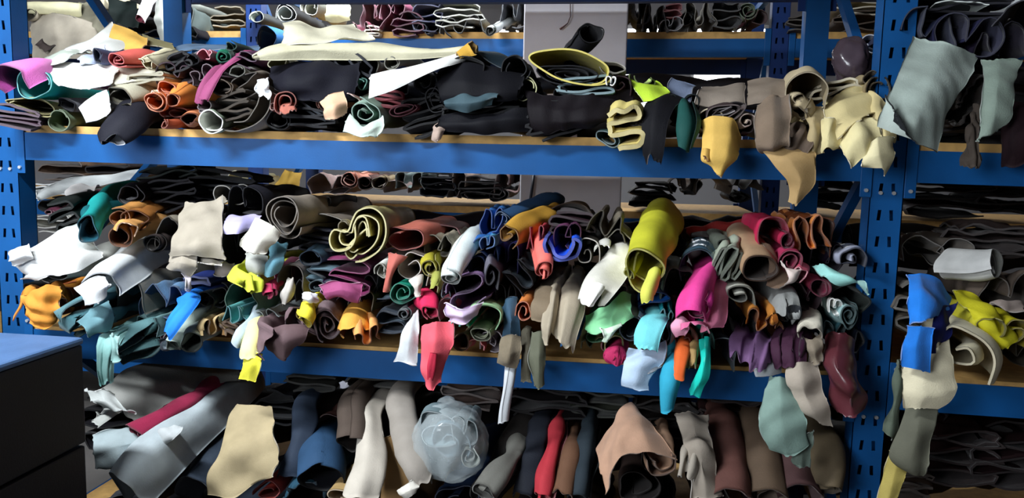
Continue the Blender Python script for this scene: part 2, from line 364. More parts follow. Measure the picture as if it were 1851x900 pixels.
def solid(name, p, nrm, th, mats, parent=None):
    """closed leather of thickness th around the grid p; nrm points to the outer (grain) side"""
    nu, nv = p.shape[:2]
    org = p.reshape(-1, 3).mean(0); lo = p.reshape(-1, 3)[:, 2].min(); org[2] = lo
    v = np.concatenate([(p+nrm*th/2).reshape(-1, 3), (p-nrm*th/2).reshape(-1, 3)])-org
    ix = np.arange(nu*nv).reshape(nu, nv); N = nu*nv
    q = np.stack([ix[:-1, :-1], ix[1:, :-1], ix[1:, 1:], ix[:-1, 1:]], -1).reshape(-1, 4)
    def rim(e): return np.stack([e[:-1], e[1:], e[1:]+N, e[:-1]+N], 1)
    rims = [rim(ix[:, 0][::-1]), rim(ix[:, -1]), rim(ix[0, :]), rim(ix[-1, :][::-1])]
    faces = np.concatenate([q[:, ::-1], q+N]+rims)
    # grain side must face along nrm
    a, b, c = v[q[len(q)//2, 0]], v[q[len(q)//2, 1]], v[q[len(q)//2, 2]]
    if np.dot(np.cross(b-a, c-a), nrm.reshape(-1, 3)[q[len(q)//2, 0]]) > 0: faces = faces[:, ::-1]
    mi = np.concatenate([np.zeros(len(q), int), np.ones(len(q), int), np.full(len(faces)-2*len(q), 2)])
    me = bpy.data.meshes.new(name)
    me.vertices.add(len(v)); me.vertices.foreach_set('co', v.ravel())
    me.loops.add(len(faces)*4); me.loops.foreach_set('vertex_index', faces.ravel().astype(np.int32))
    me.polygons.add(len(faces)); me.polygons.foreach_set('loop_start', np.arange(0, len(faces)*4, 4, dtype=np.int32))
    me.polygons.foreach_set('material_index', mi.astype(np.int32)); me.polygons.foreach_set('use_smooth', (mi < 2))
    me.update(calc_edges=True); me.validate()
    o = link(name, me, parent, mats); o.location = org if parent is None else org-np.array(parent.location)
    return o
def lmats(c, ci, finish):
    rough, spec, bump, sheen = {'l': (0.72, 0.16, 0.35, 0.0), 's': (0.95, 0.06, 0.5, 0.15), 'g': (0.3, 0.5, 0.2, 0.0), 'p': (0.16, 0.6, 0.1, 0.0)}[finish]
    a = hexl(c)
    if sum(a)/3 < 0.03: a = tuple(x*0.6 for x in a)      # black dyed leather
    if ci: b = hexl(ci)
    else:
        g = sum(a)/3; b = tuple(min(1, 0.75*x+0.25*g+0.012) for x in a)
    g = sum(b)/3; k = min(1.0, max(0.0, (g-0.02)/0.12)); e = tuple(min(0.9, x*(0.75+0.05*k)+k*(0.25*g+0.04)) for x in b)
    return [mat('leather_grain', a, rough, 0, 0.16, 11, bump, 240, spec, sheen), mat('leather_flesh_side', b, 0.95, 0, 0.14, 16, 0.5, 300, 0.05, 0.1), mat('leather_cut_edge', e, 0.9, 0, 0.1, 30, 0)]
_seed = [7]
NAMES = {}
def I(label, c, pts, r, s=None, ci=None, sx=1.0, sz=1.0, rot=0.0, L=None, dx=0.0, dz=0.0, rb=0.7, rag=0.012, cut=0.0, slant=0.0, w=0.006, lam=0.14,
      th=None, fin='l', tw=0.0, nu=None, nv=26, cat='leather roll', group=None, name=None, back=0.45, ext=True, parent=None, lob=0.0, nl=3):
    """one rolled or folded hide: section s swept along pts (px, py, Y) from its front end to the rear of the shelf; r = half size in pixels"""
    _seed[0] += 1; rng = random.Random(zlib.crc32(label.encode()) if label else _seed[0]*7919)
    if not isinstance(pts, list): pts = [pts]
    W = [P(*q) for q in pts]
    rr = list(r) if isinstance(r, (list, tuple)) else [r]*len(pts)
    R = [a*depth(b)/F_PX for a, b in zip(rr, W)]
    if ext:
        yb = max(back, W[-1][1]+0.25) if L is None else W[-1][1]+L
        W.append(W[-1]+np.array([dx, yb-W[-1][1], dz])); R.append(R[-1]*rb)
    s = s or ('sp', 1.5, 0.35, None)
    if th is None: th = 0.007 if isinstance(s, tuple) and s[0] == 'zz' else 0.0032
    if nu is None: nu = 64 if isinstance(s, tuple) and s[0] != 'pts' and (s[0] == 'zz' or (s[1] or 1.5) > 1.8) else 48
    sec = section(s, nu, rng)
    W = np.array(W); seg = np.linalg.norm(np.diff(W, axis=0), axis=1); tl = seg.sum()
    tt = np.linspace(0, 1, 160); path = cr(W, tt); rad = cr(np.array(R)[:, None], tt)[:, 0]
    Ls = np.r_[0, np.cumsum(np.linalg.norm(np.diff(path, axis=0), axis=1))]; tl = Ls[-1]
    # frames carried from the rear end to the front
    T = np.gradient(path, axis=0); T /= np.linalg.norm(T, axis=1, keepdims=True)
    Rt = np.zeros_like(T); up0 = np.array([0, 0, 1.0])
    x = np.cross(T[-1], up0)
    if np.linalg.norm(x) < 0.2: x = np.array([1.0, 0, 0])
    x /= np.linalg.norm(x); Rt[-1] = x
    for i in range(len(T)-2, -1, -1):
        x = x-T[i]*np.dot(x, T[i]); x /= np.linalg.norm(x); Rt[i] = x
    Up = np.cross(Rt, T)
    a = math.radians(rot); ca, sa = math.cos(a), math.sin(a)
    u01 = np.linspace(0, 1, nu)
    # ragged / slanted / pointed front edge: each u starts a little further back
    e = np.zeros(nu)
    for k in range(1, 6): e += np.sin(u01*6.28*k*rng.uniform(0.6, 1.4)+rng.uniform(0, 6.28))/k
    st = rag*(e-e.min())/1.6+cut*np.abs(u01*2-1)**1.4+slant*(u01 if slant > 0 else u01-1)
    vv = np.linspace(0, 1, nv)**1.25
    p = np.zeros((nu, nv, 3))
    for j, v in enumerate(vv):
        arc = st+(tl-st)*v; f = np.interp(arc, Ls, np.arange(160)); i0 = np.minimum(f.astype(int), 158); fr = (f-i0)[:, None]
        c0 = path[i0]*(1-fr)+path[i0+1]*fr; rt = Rt[i0]*(1-fr)+Rt[i0+1]*fr; u = Up[i0]*(1-fr)+Up[i0+1]*fr
        rd = (rad[i0]*(1-fr[:, 0])+rad[i0+1]*fr[:, 0])[:, None]
        X, Z = sec[:, 0]*sx, sec[:, 1]*sz
        if lob:
            g = 1+lob*np.sin(np.arctan2(Z, X)*nl+v*2.2+len(label or '')); X, Z = X*g, Z*g
        aa = a+math.radians(tw)*v; ca, sa = math.cos(aa), math.sin(aa)
        x2, z2 = X*ca-Z*sa, X*sa+Z*ca
        p[:, j] = c0+rt*(x2[:, None]*rd)+u*(z2[:, None]*rd)
    n = grid_normals(p)
    if w: p = p+n*wrinkle(p, w*0.55, lam, rng)[..., None]; n = grid_normals(p)
    # outward = away from the path on the average (grain side out)
    outw = -n
    ctr = path[np.minimum(np.interp(tl*vv, Ls, np.arange(160)).astype(int), 159)]
    if s in ('arc', 'curl', 'pleat', 'arch', 'W', 'M'):
        upg = Up[np.minimum(np.interp(tl*vv, Ls, np.arange(160)).astype(int), 159)]*math.cos(a)+0*ctr
        if (np.einsum('ijk,jk->ij', outw, upg)).mean() < 0: outw = -outw
    elif isinstance(s, str) or s[0] in ('zz', 'pts'):
        if (np.einsum('ijk,ijk->ij', outw, p-ctr[None])).mean() < 0: outw = -outw
    nm = name or {'leather roll': 'leather_roll', 'leather hide': 'leather_hide', 'leather strip': 'leather_strip'}.get(cat, 'leather_hide')
    o = solid(nm, p, outw, th, lmats(c, ci, fin), parent)
    if parent is None: tag(o, label, cat, group or GROUP)
    elif label: o['label'] = label
    return o
def H(label, c, rows, ci=None, rag=0.010, w=0.006, lam=0.10, th=0.0030, fin='l', n=30, cat='leather hide', group=None, name=None, parent=None):
    """one free hanging or lying hide: a sheet through rows of (px, py, Y)"""
    _seed[0] += 1; rng = random.Random(zlib.crc32(label.encode()) if label else _seed[0]*7919)
    g = np.array([[P(*q) for q in row] for row in rows])           # (rows, cols, 3)
    tu = np.linspace(0, 1, n)
    def sm(c):   # between smooth and creased
        t = tu*(len(c)-1); lin = np.stack([np.interp(t, np.arange(len(c)), c[:, k]) for k in range(3)], 1)
        return 0.6*cr(c, tu)+0.4*lin
    a = np.stack([sm(g[:, k]) for k in range(g.shape[1])], 1)      # (n, cols, 3)
    p = np.stack([sm(a[i]) for i in range(n)], 0)                  # (n, n, 3)
    # uneven cut edges: pull the border in along the sheet
    def prof():
        e = np.zeros(n)
        for k in range(1, 7): e += np.sin(tu*6.28*k*rng.uniform(0.5, 1.5)+rng.uniform(0, 6.28))/k**0.8
        return rag*(e-e.min())/2
    for ax in (0, 1):
        q = p if ax == 0 else p.transpose(1, 0, 2)
        d = q[2]-q[0]; l = np.linalg.norm(d, axis=1, keepdims=True)+1e-9; e0 = prof()[:, None]
        q[0] += d/l*np.minimum(e0, l*0.35)
        d = q[-3]-q[-1]; l = np.linalg.norm(d, axis=1, keepdims=True)+1e-9; e0 = prof()[:, None]
        q[-1] += d/l*np.minimum(e0, l*0.35)
    # edges curl a little out of the sheet
    nn = grid_normals(p); ed = np.zeros((n, n))
    for sd in range(4):
        t_ = (tu, 1-tu)[sd % 2]; fall = np.clip(1-t_/0.28, 0, 1)**2*rng.uniform(-0.014, 0.016)
        along = 0.55+0.45*np.sin(tu*6.28*rng.uniform(0.6, 1.6)+rng.uniform(0, 6.28))
        ed += fall[:, None]*along[None] if sd < 2 else along[:, None]*fall[None]
    if (np.einsum('ijk,ijk->ij', nn, CAM-p)).mean() < 0: nn = -nn
    p = p+nn*ed[..., None]
    nn = grid_normals(p); p = p+nn*wrinkle(p, w*0.55, lam, rng)[..., None]; nn = grid_normals(p)
    if (np.einsum('ijk,ijk->ij', nn, CAM-p)).mean() < 0: nn = -nn
    nm = name or 'leather_hide'
    o = solid(nm, p, nn, th, lmats(c, ci, fin), parent)
    if parent is None: tag(o, label, cat, group or GROUP)
    elif label: o['label'] = label
    return o
# ================================================================ top shelf of the main bay
GROUP = 'rolled hides on the top shelf'
sp = lambda t=1.5, r=0.35, a=None: ('sp', t, r, a)
HD, ST = 'leather hide', 'leather strip'
I('bright pink suede hide folded beside the left rack post', '#cf6ab4', [(8,144,-.16),(44,130,-.09),(84,126,.06)], [36,32,22], 'arch', '#7a3068', sx=1.25, sz=.75, rot=16, cat=HD, fin='s')
I('bright turquoise leather roll with a wide open end', '#1fb2b0', [(60,150,-.1),(106,160,.06),(140,166,.4)], [33,25,16], sp(1.15,.8,60), '#3f9a9a', sx=1.05, sz=.8, rot=-10, rag=.004)
I('flattened khaki leather roll under the turquoise roll', '#b3a76c', [(50,190,-.1),(86,192,.06)], [43,30], sp(1.5,.7,330), '#8a8048', sz=.36, rot=-14, dx=.05)
I('dark plum hide slumped at the left end of the top shelf', '#55384a', [(26,212,-.12),(74,214,.05)], [34,20], ('zz',4), sx=1.25, sz=.55, rot=-8, cat=HD)
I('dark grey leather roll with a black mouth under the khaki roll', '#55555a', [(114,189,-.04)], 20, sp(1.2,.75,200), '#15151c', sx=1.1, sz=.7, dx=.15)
I('olive green leather tube lying on the shelf board', '#75866c', [(104,217,-.06),(170,212,.2)], [16,16], sp(1.2,.85,90), '#5c6a50')
I('brown grey leather roll squeezed behind the olive green tube', '#6c6858', [(75,205,.0)], 22, sp(1.4,.5), '#3a3830', sx=1.3, sz=.8)
H('grey green hide folded to a peak behind the white hide', '#aeb6ac', [[(62,120,.0),(72,112,.05),(105,98,.15),(128,82,.3)],[(80,119,-.02),(100,108,.02),(130,95,.1),(150,84,.28)],[(110,116,-.03),(128,108,.0),(146,100,.08),(168,95,.26)]])
H('bright white hide with ragged edge spread over the top shelf pile', '#dcdcd9', [[(64,115,.02),(120,112,.05),(170,108,.08),(214,118,.1)],[(76,128,-.02),(125,126,-.03),(172,128,-.02),(212,136,.0)],[(92,142,-.06),(132,143,-.07),(168,146,-.06),(206,150,-.04)],[(108,156,-.08),(140,160,-.09),(164,158,-.09),(200,154,-.07)]], rag=.014, w=.007)
H('thin pale grey hide sloping up towards the brown hide', '#b9bab6', [[(118,96,.15),(160,72,.2),(205,43,.3)],[(140,97,.12),(180,84,.16),(222,62,.26)],[(165,98,.1),(200,96,.12),(240,86,.22)]])
H('light blue grey hide edge lying beside the red roll', '#a9b4cc', [[(140,104,.02),(165,96,.06),(190,88,.12)],[(148,118,.0),(172,110,.03),(196,100,.1)]])
I('small slate blue leather roll beside the red roll', '#4c5674', [(173,100,.0)], 12, sp(1.2,.7,20), '#2c3448', sx=.8, sz=1.1)
H('grey beige hide sheets stacked beneath the red roll', '#b5b2a4', [[(196,128,.02),(225,125,.06),(282,120,.12)],[(200,142,-.02),(232,138,.02),(286,130,.08)],[(176,160,-.06),(236,148,-.02),(288,140,.06)]])
H('mustard tan leather offcut with a dark slit behind the red roll', '#c39a4c', [[(204,45,.3),(240,54,.3),(266,70,.3)],[(196,66,.24),(232,74,.24),(268,80,.24)],[(186,84,.18),(226,92,.18),(256,94,.18)]])
H('olive brown hide lying behind the cream roll', '#7d7758', [[(256,58,.34),(282,70,.36),(312,80,.38)],[(262,84,.26),(290,88,.28),(318,92,.3)]])
H('square white leather flap hanging off the top shelf pile', '#ececec', [[(137,190,-.1),(164,174,-.08),(193,159,-.06)],[(147,206,-.13),(172,194,-.11),(201,178,-.09)],[(155,222,-.15),(178,217,-.13),(204,202,-.11)]], w=.002)
I('stone grey leather hide rolled to a cone beside the white flap', '#a9a592', [(212,176,-.06),(252,165,.05),(290,160,.4)], [24,25,18], sp(1.35,.6,250), '#5a564a', sx=1.2, sz=.95, rot=-12)
I('small dark mouthed grey roll under the stone grey cone', '#8a8676', [(225,196,-.08)], 10, sp(1.2,.75,250), '#22201c')
I('black leather hide sagging over the beam with a pale lining', '#24242e', [(196,262,-.15),(206,246,-.13),(232,222,-.08),(262,204,.05)], [12,24,34,30], sp(1.25,.6,200), '#c9ccd2', sx=1.15, sz=.85, cat=HD, rag=.02)
I('small black curl beside the sagging black hide', '#2a2a32', [(186,255,-.14),(200,240,-.1),(214,225,-.02)], [7,9,10], sp(1.2,.7,120), '#101014', L=.3)
I('salmon red leather roll with a crumpled mouth', '#cd6058', [(208,107,-.02),(262,106,.15)], [21,21], sp(2.2,.2,330), '#a83434', sz=.85, rot=-8, lob=.06)
I('cream leather roll with a tight inner tube', '#c9c2a4', [(254,116,-.04),(290,110,.06),(330,112,.4)], [17,20,18], sp(2.1,.6,60), '#c2b68e', rag=.03)
I('wide cream leather sheet lying under the cream roll', '#c4bda4', [(262,140,-.02)], 34, ('zz',3), '#88826a', sz=.2, rot=8, cat=HD)
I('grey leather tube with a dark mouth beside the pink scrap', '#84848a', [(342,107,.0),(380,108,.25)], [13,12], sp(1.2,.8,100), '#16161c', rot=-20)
I('black leather hide bunched left of the grey tube', '#26262c', [(318,112,.0)], 24, ('zz',3), sx=1., sz=.55, rot=20, cat=HD)
I('dark plum leather hide crumpled above the orange rolls', '#3c2434', [(318,137,.0),(350,125,.2)], [36,30], 'M', sx=1.05, sz=.5, cat=HD, w=.008)
I('grey plum hide edge folded beside the plum hide', '#5a4650', [(362,135,-.01)], 22, 'W', sz=.6, rot=25, cat=HD)
I('small coral pink scrap poking out behind the grey tube', '#cf5a72', [(370,97,.05)], 13, 'M', sz=.7, cat=HD)
I('bottle green leather roll with a curled spiral end', '#1f7056', [(400,104,.0),(425,98,.3)], [15,14], sp(1.9,.15,20), '#155040', rot=20)
I('small dark green curl above the bottle green roll', '#1c4a40', [(412,84,.12)], 9, sp(1.3,.4,80))
H('flat blue grey hide lying across the back of the pile', '#5f7690', [[(300,96,.3),(330,80,.5),(380,80,.6),(440,82,.6),(472,84,.55)],[(312,104,.15),(350,90,.3),(400,90,.35),(440,92,.35),(470,97,.3)]], cat=HD)
I('mauve leather hide draped from the top of the pile', '#8c4468', [(362,190,-.08),(380,148,-.05),(402,122,.0),(452,104,.15)], [16,24,22,22], 'pleat', '#58203e', sx=.9, sz=.9, rot=20, cat=HD)
I('dark purple leather hide folded beside the white hide tip', '#4f2e4a', [(440,107,.0)], 22, 'S', sx=.9, sz=.75, rot=-30, cat=HD)
I('oval grey leather tube between the purple and brown hides', '#8b8b86', [(426,129,-.04)], 18, sp(1.25,.8,120), '#55554e', sz=.68, rot=8)
I('taupe leather roll with a deep oval mouth', '#85735f', [(396,157,-.06)], 20, sp(1.2,.8,20), '#4e4136', sx=1.1, sz=.72)
I('grey taupe hide folded double beside the taupe roll', '#6e655c', [(445,152,-.03)], 32, 'S', '#4a4440', sz=.65, rot=24, cat=HD)
I('brown grey hides folded in loose loops above the sage roll', '#6a6056', [(416,186,-.06)], 32, ('zz',5), '#403830', sx=1.1, sz=.8, rot=10, cat=HD)
I('wide grey leather hide curving round the brown folds', '#9a968e', [(440,198,-.07)], 48, ('pts',[(-.9,-.9),(-.2,-.95),(.4,-.75),(.85,-.2),(1,.5),(.75,.9),(.6,.6),(.5,.1),(.1,-.4),(-.4,-.55)]), '#5a544c', sx=1, sz=.85, cat=HD)
I('pale sage leather roll end with a white lining', '#a9b9a2', [(384,220,-.1),(410,214,.1)], [23,20], sp(1.25,.75,330), '#f0f2ea', sx=1.0, sz=.95, rot=-15)
I('small grey mauve leather roll left of the brown folds', '#978a8c', [(362,190,-.09)], 13, sp(1.3,.6,300), '#6a5a60', sx=1.1)
H('crumpled white leather scrap above the black roll', '#eceef0', [[(466,146,-.06),(476,138,-.06),(488,146,-.06)],[(466,160,-.1),(478,158,-.11),(486,160,-.1)],[(468,174,-.09),(476,172,-.1),(484,178,-.09)]], w=.01, lam=.05)
I('orange leather roll at the top of the orange bunch', '#d27a3a', [(303,160,-.05),(350,163,.15)], [20,17], sp(1.3,.65,300), '#b65a2a', sz=.62, rot=-10)
I('orange leather roll with an inner curl in the orange bunch', '#d5793a', [(275,184,-.09),(320,178,.15)], [19,16], sp(1.8,.45,60), '#b8602c', sx=1.05)
I('orange leather tube in the middle of the orange bunch', '#d88440', [(306,182,-.08),(352,168,.1)], [16,16], sp(1.2,.85,60), '#b4602e', sx=1.0, sz=1.05)
I('tiny cream leather curl above the orange bunch', '#cfc3a8', [(273,169,-.05)], 8, sp(1.4,.4,60))
I('rust leather tube lying under the orange bunch', '#a8502e', [(312,203,-.03)], 22, sp(1.4,.5), '#6a2c1c', sx=1.3, sz=.6)
I('thin rust leather tube lying on the shelf board', '#b86446', [(295,222,-.08)], 9, sp(1.3,.7,60), '#7a3c2a')
I('wide rust orange leather tube lying on the shelf board', '#c47a54', [(341,215,-.09),(370,210,.2)], [18,16], sp(1.15,.85,330), '#5a2c1a', sz=.78, rot=-6)
# --- dark middle
H('black hides draped thickly under the cream hide', '#1b1b27', [[(480,116,.02),(530,110,.0),(590,108,.0),(655,112,.02)],[(484,140,-.04),(535,134,-.07),(595,136,-.05),(650,140,-.02)],[(494,160,-.05),(545,160,-.08),(600,166,-.06),(645,164,-.03)],[(520,170,-.04),(556,182,-.06),(604,186,-.05),(640,178,-.02)]], w=.009, lam=.12)
I('black hide folded flat behind the draped black hides', '#1d1d29', [(570,150,.02)], 80, ('zz',5), sz=.35, rot=-2, cat=HD)
I('dark navy hide folded over the end of the black stack', '#232838', [(632,128,.0)], 40, ('zz',4), sz=.7, rot=-35, cat=HD)
I('slate blue hide wedged under the black stack', '#46525e', [(556,182,-.03)], 46, ('zz',3), sz=.42, rot=-30, cat=HD)
I('brick brown leather scroll with a hanging front flap', '#a55c50', [(514,184,-.1),(540,180,.1)], [20,18], sp(2.0,.2,250), '#8a4438', sx=1.0, sz=1.05)
I('brick brown leather flap under the brick brown scroll', '#b06a5c', [(522,208,-.11),(520,196,-.09),(530,190,.0)], [15,15,12], 'arc', cat=HD)
I('small brown leather curl beside the brick brown scroll', '#7a4a42', [(490,191,-.09)], 8, sp(1.5,.4,60))
I('black leather roll resting on the shelf board under the brick scroll', '#1c1c22', [(497,214,-.06)], 20, sp(1.4,.6,10), '#0c0c10', sx=1.1)
I('flat black leather hide on the board left of the peach hide', '#202028', [(556,214,-.05)], 50, ('zz',4), sz=.32, cat=HD)
H('peach leather hide with a square front flap', '#dcb494', [[(577,184,-.08),(596,174,-.08),(622,165,-.06)],[(584,200,-.13),(604,192,-.14),(628,184,-.1)],[(586,216,-.12),(606,217,-.13),(626,205,-.1)]], w=.003)
I('peach leather tube behind the square peach flap', '#c08868', [(588,190,-.06),(640,180,.2)], [18,14], sp(1.3,.6,200), '#5a3428', sz=1.1)
I('rose beige leather sheet edge above the sage scroll', '#b08a80', [(630,178,-.07)], 20, 'arc', sz=.8, rot=-30, cat=HD)
I('large sage green leather scroll with a pale skirt', '#93ac9c', [(656,205,-.12),(690,205,.1)], [33,30], sp(2.3,.2,100), '#6f8c7e', sz=.95)
H('pale sage leather skirt hanging under the sage scroll', '#c4d4c8', [[(630,206,-.11),(656,226,-.14),(690,212,-.1)],[(624,226,-.13),(656,238,-.16),(696,224,-.12)],[(622,240,-.13),(650,247,-.16),(678,247,-.13)]])
I('small dark green leather roll beside the white point', '#2c6258', [(651,150,-.02)], 11, sp(1.2,.7,90), '#3c7a6c', sz=1.05)
I('grey brown leather tube above the dark green roll', '#74705f', [(664,121,.02)], 16, sp(1.2,.85,120), '#46443c', sz=1.15)
I('light grey leather roll with a ring end under the cream hide', '#b6b6a8', [(706,113,.02),(740,110,.2)], [11,11], sp(1.5,.55,60), '#6c6c60')
I('pale olive leather roll under the left end of the cream hide', '#aaa684', [(500,113,.02)], 19, sp(1.2,.7,60), '#7a765a', sx=1.2, sz=.8)
I('olive cream leather curl under the middle of the cream hide', '#a4a082', [(580,108,.03)], 13, sp(1.3,.6,300), '#55523e', sz=.7)
I('small olive leather curl under the cream hide beside the grey tube', '#8a866a', [(602,107,.04)], 9, sp(1.4,.5,300))
H('white leather hide folded to a sharp hanging point', '#e6e6e2', [[(666,132,-.1),(720,124,-.08),(790,106,-.02),(862,84,.05)],[(664,155,-.14),(722,140,-.12),(790,116,-.06),(862,92,.03)],[(660,177,-.16),(715,158,-.14),(790,126,-.08),(858,101,.02)]], w=.002, cat=HD)
ch = I('large cream hide rolled lengthwise across the top of the pile', '#c2bda2', [(456,103,-.08),(500,92,-.04),(560,84,.02),(650,86,.05),(760,92,.05),(862,88,.05)], [5,18,28,24,16,11], 'curl', '#cdc8ae', sx=1.0, sz=1.9, rot=0, ext=False, cat=HD, w=.006, nv=60)
H(None, '#ccc7b0', [[(508,42,.12),(540,36,.16),(580,52,.14),(640,40,.22)],[(512,60,.04),(550,58,.06),(600,64,.08),(660,52,.18)],[(500,90,-.03),(550,82,-.02),(610,78,.02),(680,72,.1)]], w=.005, name='upper_fold', parent=ch)
I('tan suede lining at the folded end', '#c79a3e', [(862,86,.0),(846,92,.0),(826,100,-.02)], [12,10,7], 'arch', sx=.8, sz=.9, rot=0, ext=False, parent=ch, name='folded_end')
I('crimson leather roll with folded loops under the white point', '#94303e', [(694,180,-.04)], 34, ('zz',5), '#7a2430', sz=.42, rot=-4)
I('wine red leather roll flattened beside the sage scroll', '#6e3642', [(728,196,-.06)], 30, sp(2.0,.4,20), '#4e222c', sz=.36, rot=12)
I('charcoal leather tube ring right of the white point', '#4c4e56', [(722,160,-.04)], 19, sp(1.3,.7,300), '#16161c', sz=.85)
I('dark grey leather roll with a loose outer loop', '#3a3c44', [(765,147,-.05)], 27, sp(1.6,.4,20), '#18181e', sx=.95, sz=1.0, rot=25)
I('dark bluish leather hide draped across the top of the black pile', '#2a3c48', [(845,110,.05),(880,104,.2)], [80,80], 'arc', sz=.8, cat=HD)
I('black leather hide with a pale edged fold at the top of the pile', '#17171f', [(838,126,-.03)], 56, sp(1.5,.5,330), sz=.5, rot=8, cat=HD)
I('black leather roll end beside the yellow lined roll', '#1b1e26', [(930,122,-.02)], 30, sp(1.6,.5,350), sx=.95, sz=.9)
H('broad black hide draped over the middle of the pile', '#15151c', [[(792,118,.02),(840,112,.0),(900,112,.0),(950,124,.02)],[(786,150,-.04),(840,146,-.07),(900,150,-.07),(946,148,-.03)],[(790,172,-.05),(845,172,-.08),(900,168,-.08),(940,166,-.04)],[(800,196,-.04),(850,190,-.06),(900,182,-.07),(936,176,-.04)]], w=.010, lam=.12)
H('dark teal leather hide with a lighter fold', '#40545c', [[(800,176,-.06),(850,172,-.09),(902,162,-.08)],[(800,186,-.09),(850,186,-.12),(900,176,-.1)],[(806,196,-.07),(846,204,-.1),(892,190,-.09)]], w=.006)  # teal glint on the black pile, put into this sheet's colour
I('black hide folded under the dark teal hide', '#191b22', [(872,192,-.05)], 70, ('zz',3), sz=.26, rot=10, cat=HD)
I('black leather hide slumped onto the board beside the wine red roll', '#15151b', [(762,208,-.05)], 44, ('zz',5), sz=.75, rot=18, cat=HD, nu=80)
I('black leather scroll with grey rim at the foot of the pile', '#1d1d25', [(788,180,-.05)], 24, sp(2.2,.3,30), sz=1.1)
H('long black leather hide slumped on the board below the teal hide', '#17171e', [[(796,204,-.03),(850,206,-.06),(910,198,-.07),(975,190,-.04)],[(790,222,-.06),(850,224,-.09),(910,216,-.09),(980,214,-.06)],[(788,236,-.05),(850,240,-.07),(912,240,-.07),(985,240,-.05)]], w=.008)
I('black leather sheet edge curving out of the dark pile', '#20222a', [(895,172,-.05)], 46, sp(1.3,.6,30), sz=.4, rot=26, cat=HD)
I('olive lined black leather roll at the end of the dark pile', '#1c1c22', [(948,162,-.02)], 22, sp(1.2,.8,80), '#a0a068', sx=.9, sz=1.1)
H('pinkish grey leather tab hanging over the board edge', '#ab968a', [[(782,228,-.05),(795,222,-.05),(808,224,-.04)],[(782,240,-.08),(793,238,-.09),(804,236,-.07)],[(779,252,-.08),(790,255,-.09),(797,246,-.08)]], cat=HD)
# --- yellow lined roll and neighbours
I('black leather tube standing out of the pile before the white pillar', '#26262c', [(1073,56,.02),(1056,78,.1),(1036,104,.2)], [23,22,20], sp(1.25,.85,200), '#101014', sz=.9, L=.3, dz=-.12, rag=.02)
yl = I('wide flattened grey roll lined with bright yellow', '#66645c', [(1033,119,-.06)], 76, sp(1.12,.92,345), '#cdbb22', sz=.38, rot=-9, w=.001, th=.005, rag=.004)
I('tightly wound black leather roll inside the yellow lined roll', '#2b2b33', [(1028,134,-.05)], 62, sp(3.4,.12,340), '#1a1a20', sz=.32, rot=-6, w=.002, nu=110)
I('beige leather roll behind the yellow lined roll', '#a19a8a', [(1108,122,.06)], 26, sp(1.2,.7), sz=.6, rot=-14)
I('teal blue leather hide folded under the yellow lined roll', '#517a84', [(1058,156,-.05)], 52, ('zz',3), sz=.3, rot=4, cat=HD)
I('small white leather tip beside the plum roll', '#e6e6e6', [(1104,147,-.07)], 8, 'M', cat=HD)
I('plum brown leather roll with a folded end', '#53383e', [(1120,152,-.04)], 22, 'hook', '#35222a', sz=.9)
I('black leather tube with a thin rim in the lower black pile', '#1c1a20', [(1015,170,-.05)], 15, sp(1.3,.8,90), '#0e0c12')
H('large black hide draped under the teal blue hide', '#1a141a', [[(950,166,.0),(1010,172,-.04),(1080,172,-.04),(1150,160,.0)],[(950,194,-.05),(1010,196,-.09),(1080,196,-.08),(1150,190,-.03)],[(955,216,-.06),(1015,222,-.1),(1080,214,-.09),(1144,206,-.04)],[(962,238,-.05),(1020,242,-.08),(1080,232,-.07),(1120,220,-.04)]], w=.010)
I('black leather hide sagging to a corner on the board', '#191820', [(1010,215,-.07)], 66, ('zz',3), sz=.42, rot=22, cat=HD)
I('pale yellow leather hide folded in an s over the board edge', '#dac97e', [(1129,232,-.15),(1134,222,.02)], [35,32], ('zz',3), '#cbb96c', sx=.85, sz=1.0, rot=14, th=.013, cat=HD)
I('grey teal leather roll lying on the board under the yellow fold', '#46646a', [(1092,250,-.1),(1110,246,.05)], [18,20], sp(1.5,.5,60), sx=1.4, sz=.75, rot=-18)
I('dark grey leather flap beside the yellow fold', '#4a4a52', [(1158,240,-.09),(1158,220,-.03)], [14,16], 'arc', cat=HD)
H('neon lime leather hide laid over the top of the pile', '#c3e544', [[(1134,141,.02),(1158,148,.04),(1186,146,.08)],[(1148,162,-.04),(1172,160,-.03),(1198,158,.04)],[(1163,182,-.08),(1182,180,-.08),(1212,168,.0)]], w=.003)
I('pale lime leather roll above the neon lime hide', '#c6dc8a', [(1160,147,.0)], 24, 'U', '#5a6a2c', sx=1, sz=.55, rot=-10)
I('long black leather hide hanging over the beam with a white edge', '#1b1b21', [(1178,300,-.13),(1180,262,-.15),(1184,220,-.14),(1196,184,-.08),(1210,176,.05)], [15,20,22,26,28], 'arc', '#c8c8c8', cat=HD, rag=.02)
I('blackish green leather bundle beside the hanging black hide', '#14282c', [(1232,192,-.04)], 32, 'M', '#0c1618', sx=1.0, sz=.85, cat=HD)
I('dark green leather roll hanging below the blackish green bundle', '#1f4d48', [(1238,276,-.14),(1240,250,-.14),(1240,215,-.1),(1236,195,.0)], [13,17,22,20], sp(1.5,.4,40), '#0e2826')
H('blue grey hide standing up behind the green bundle', '#626c82', [[(1198,178,.0),(1204,160,.05),(1214,142,.1)],[(1224,182,-.01),(1230,164,.04),(1236,150,.09)],[(1250,184,-.02),(1256,168,.03),(1258,156,.08)]])
H('warm grey hide lying above the dark brown scroll', '#8a7f74', [[(1252,195,-.02),(1260,170,.02),(1270,158,.1)],[(1300,190,-.04),(1306,168,.0),(1310,152,.1)],[(1346,188,-.02),(1346,165,.02),(1344,143,.1)]])
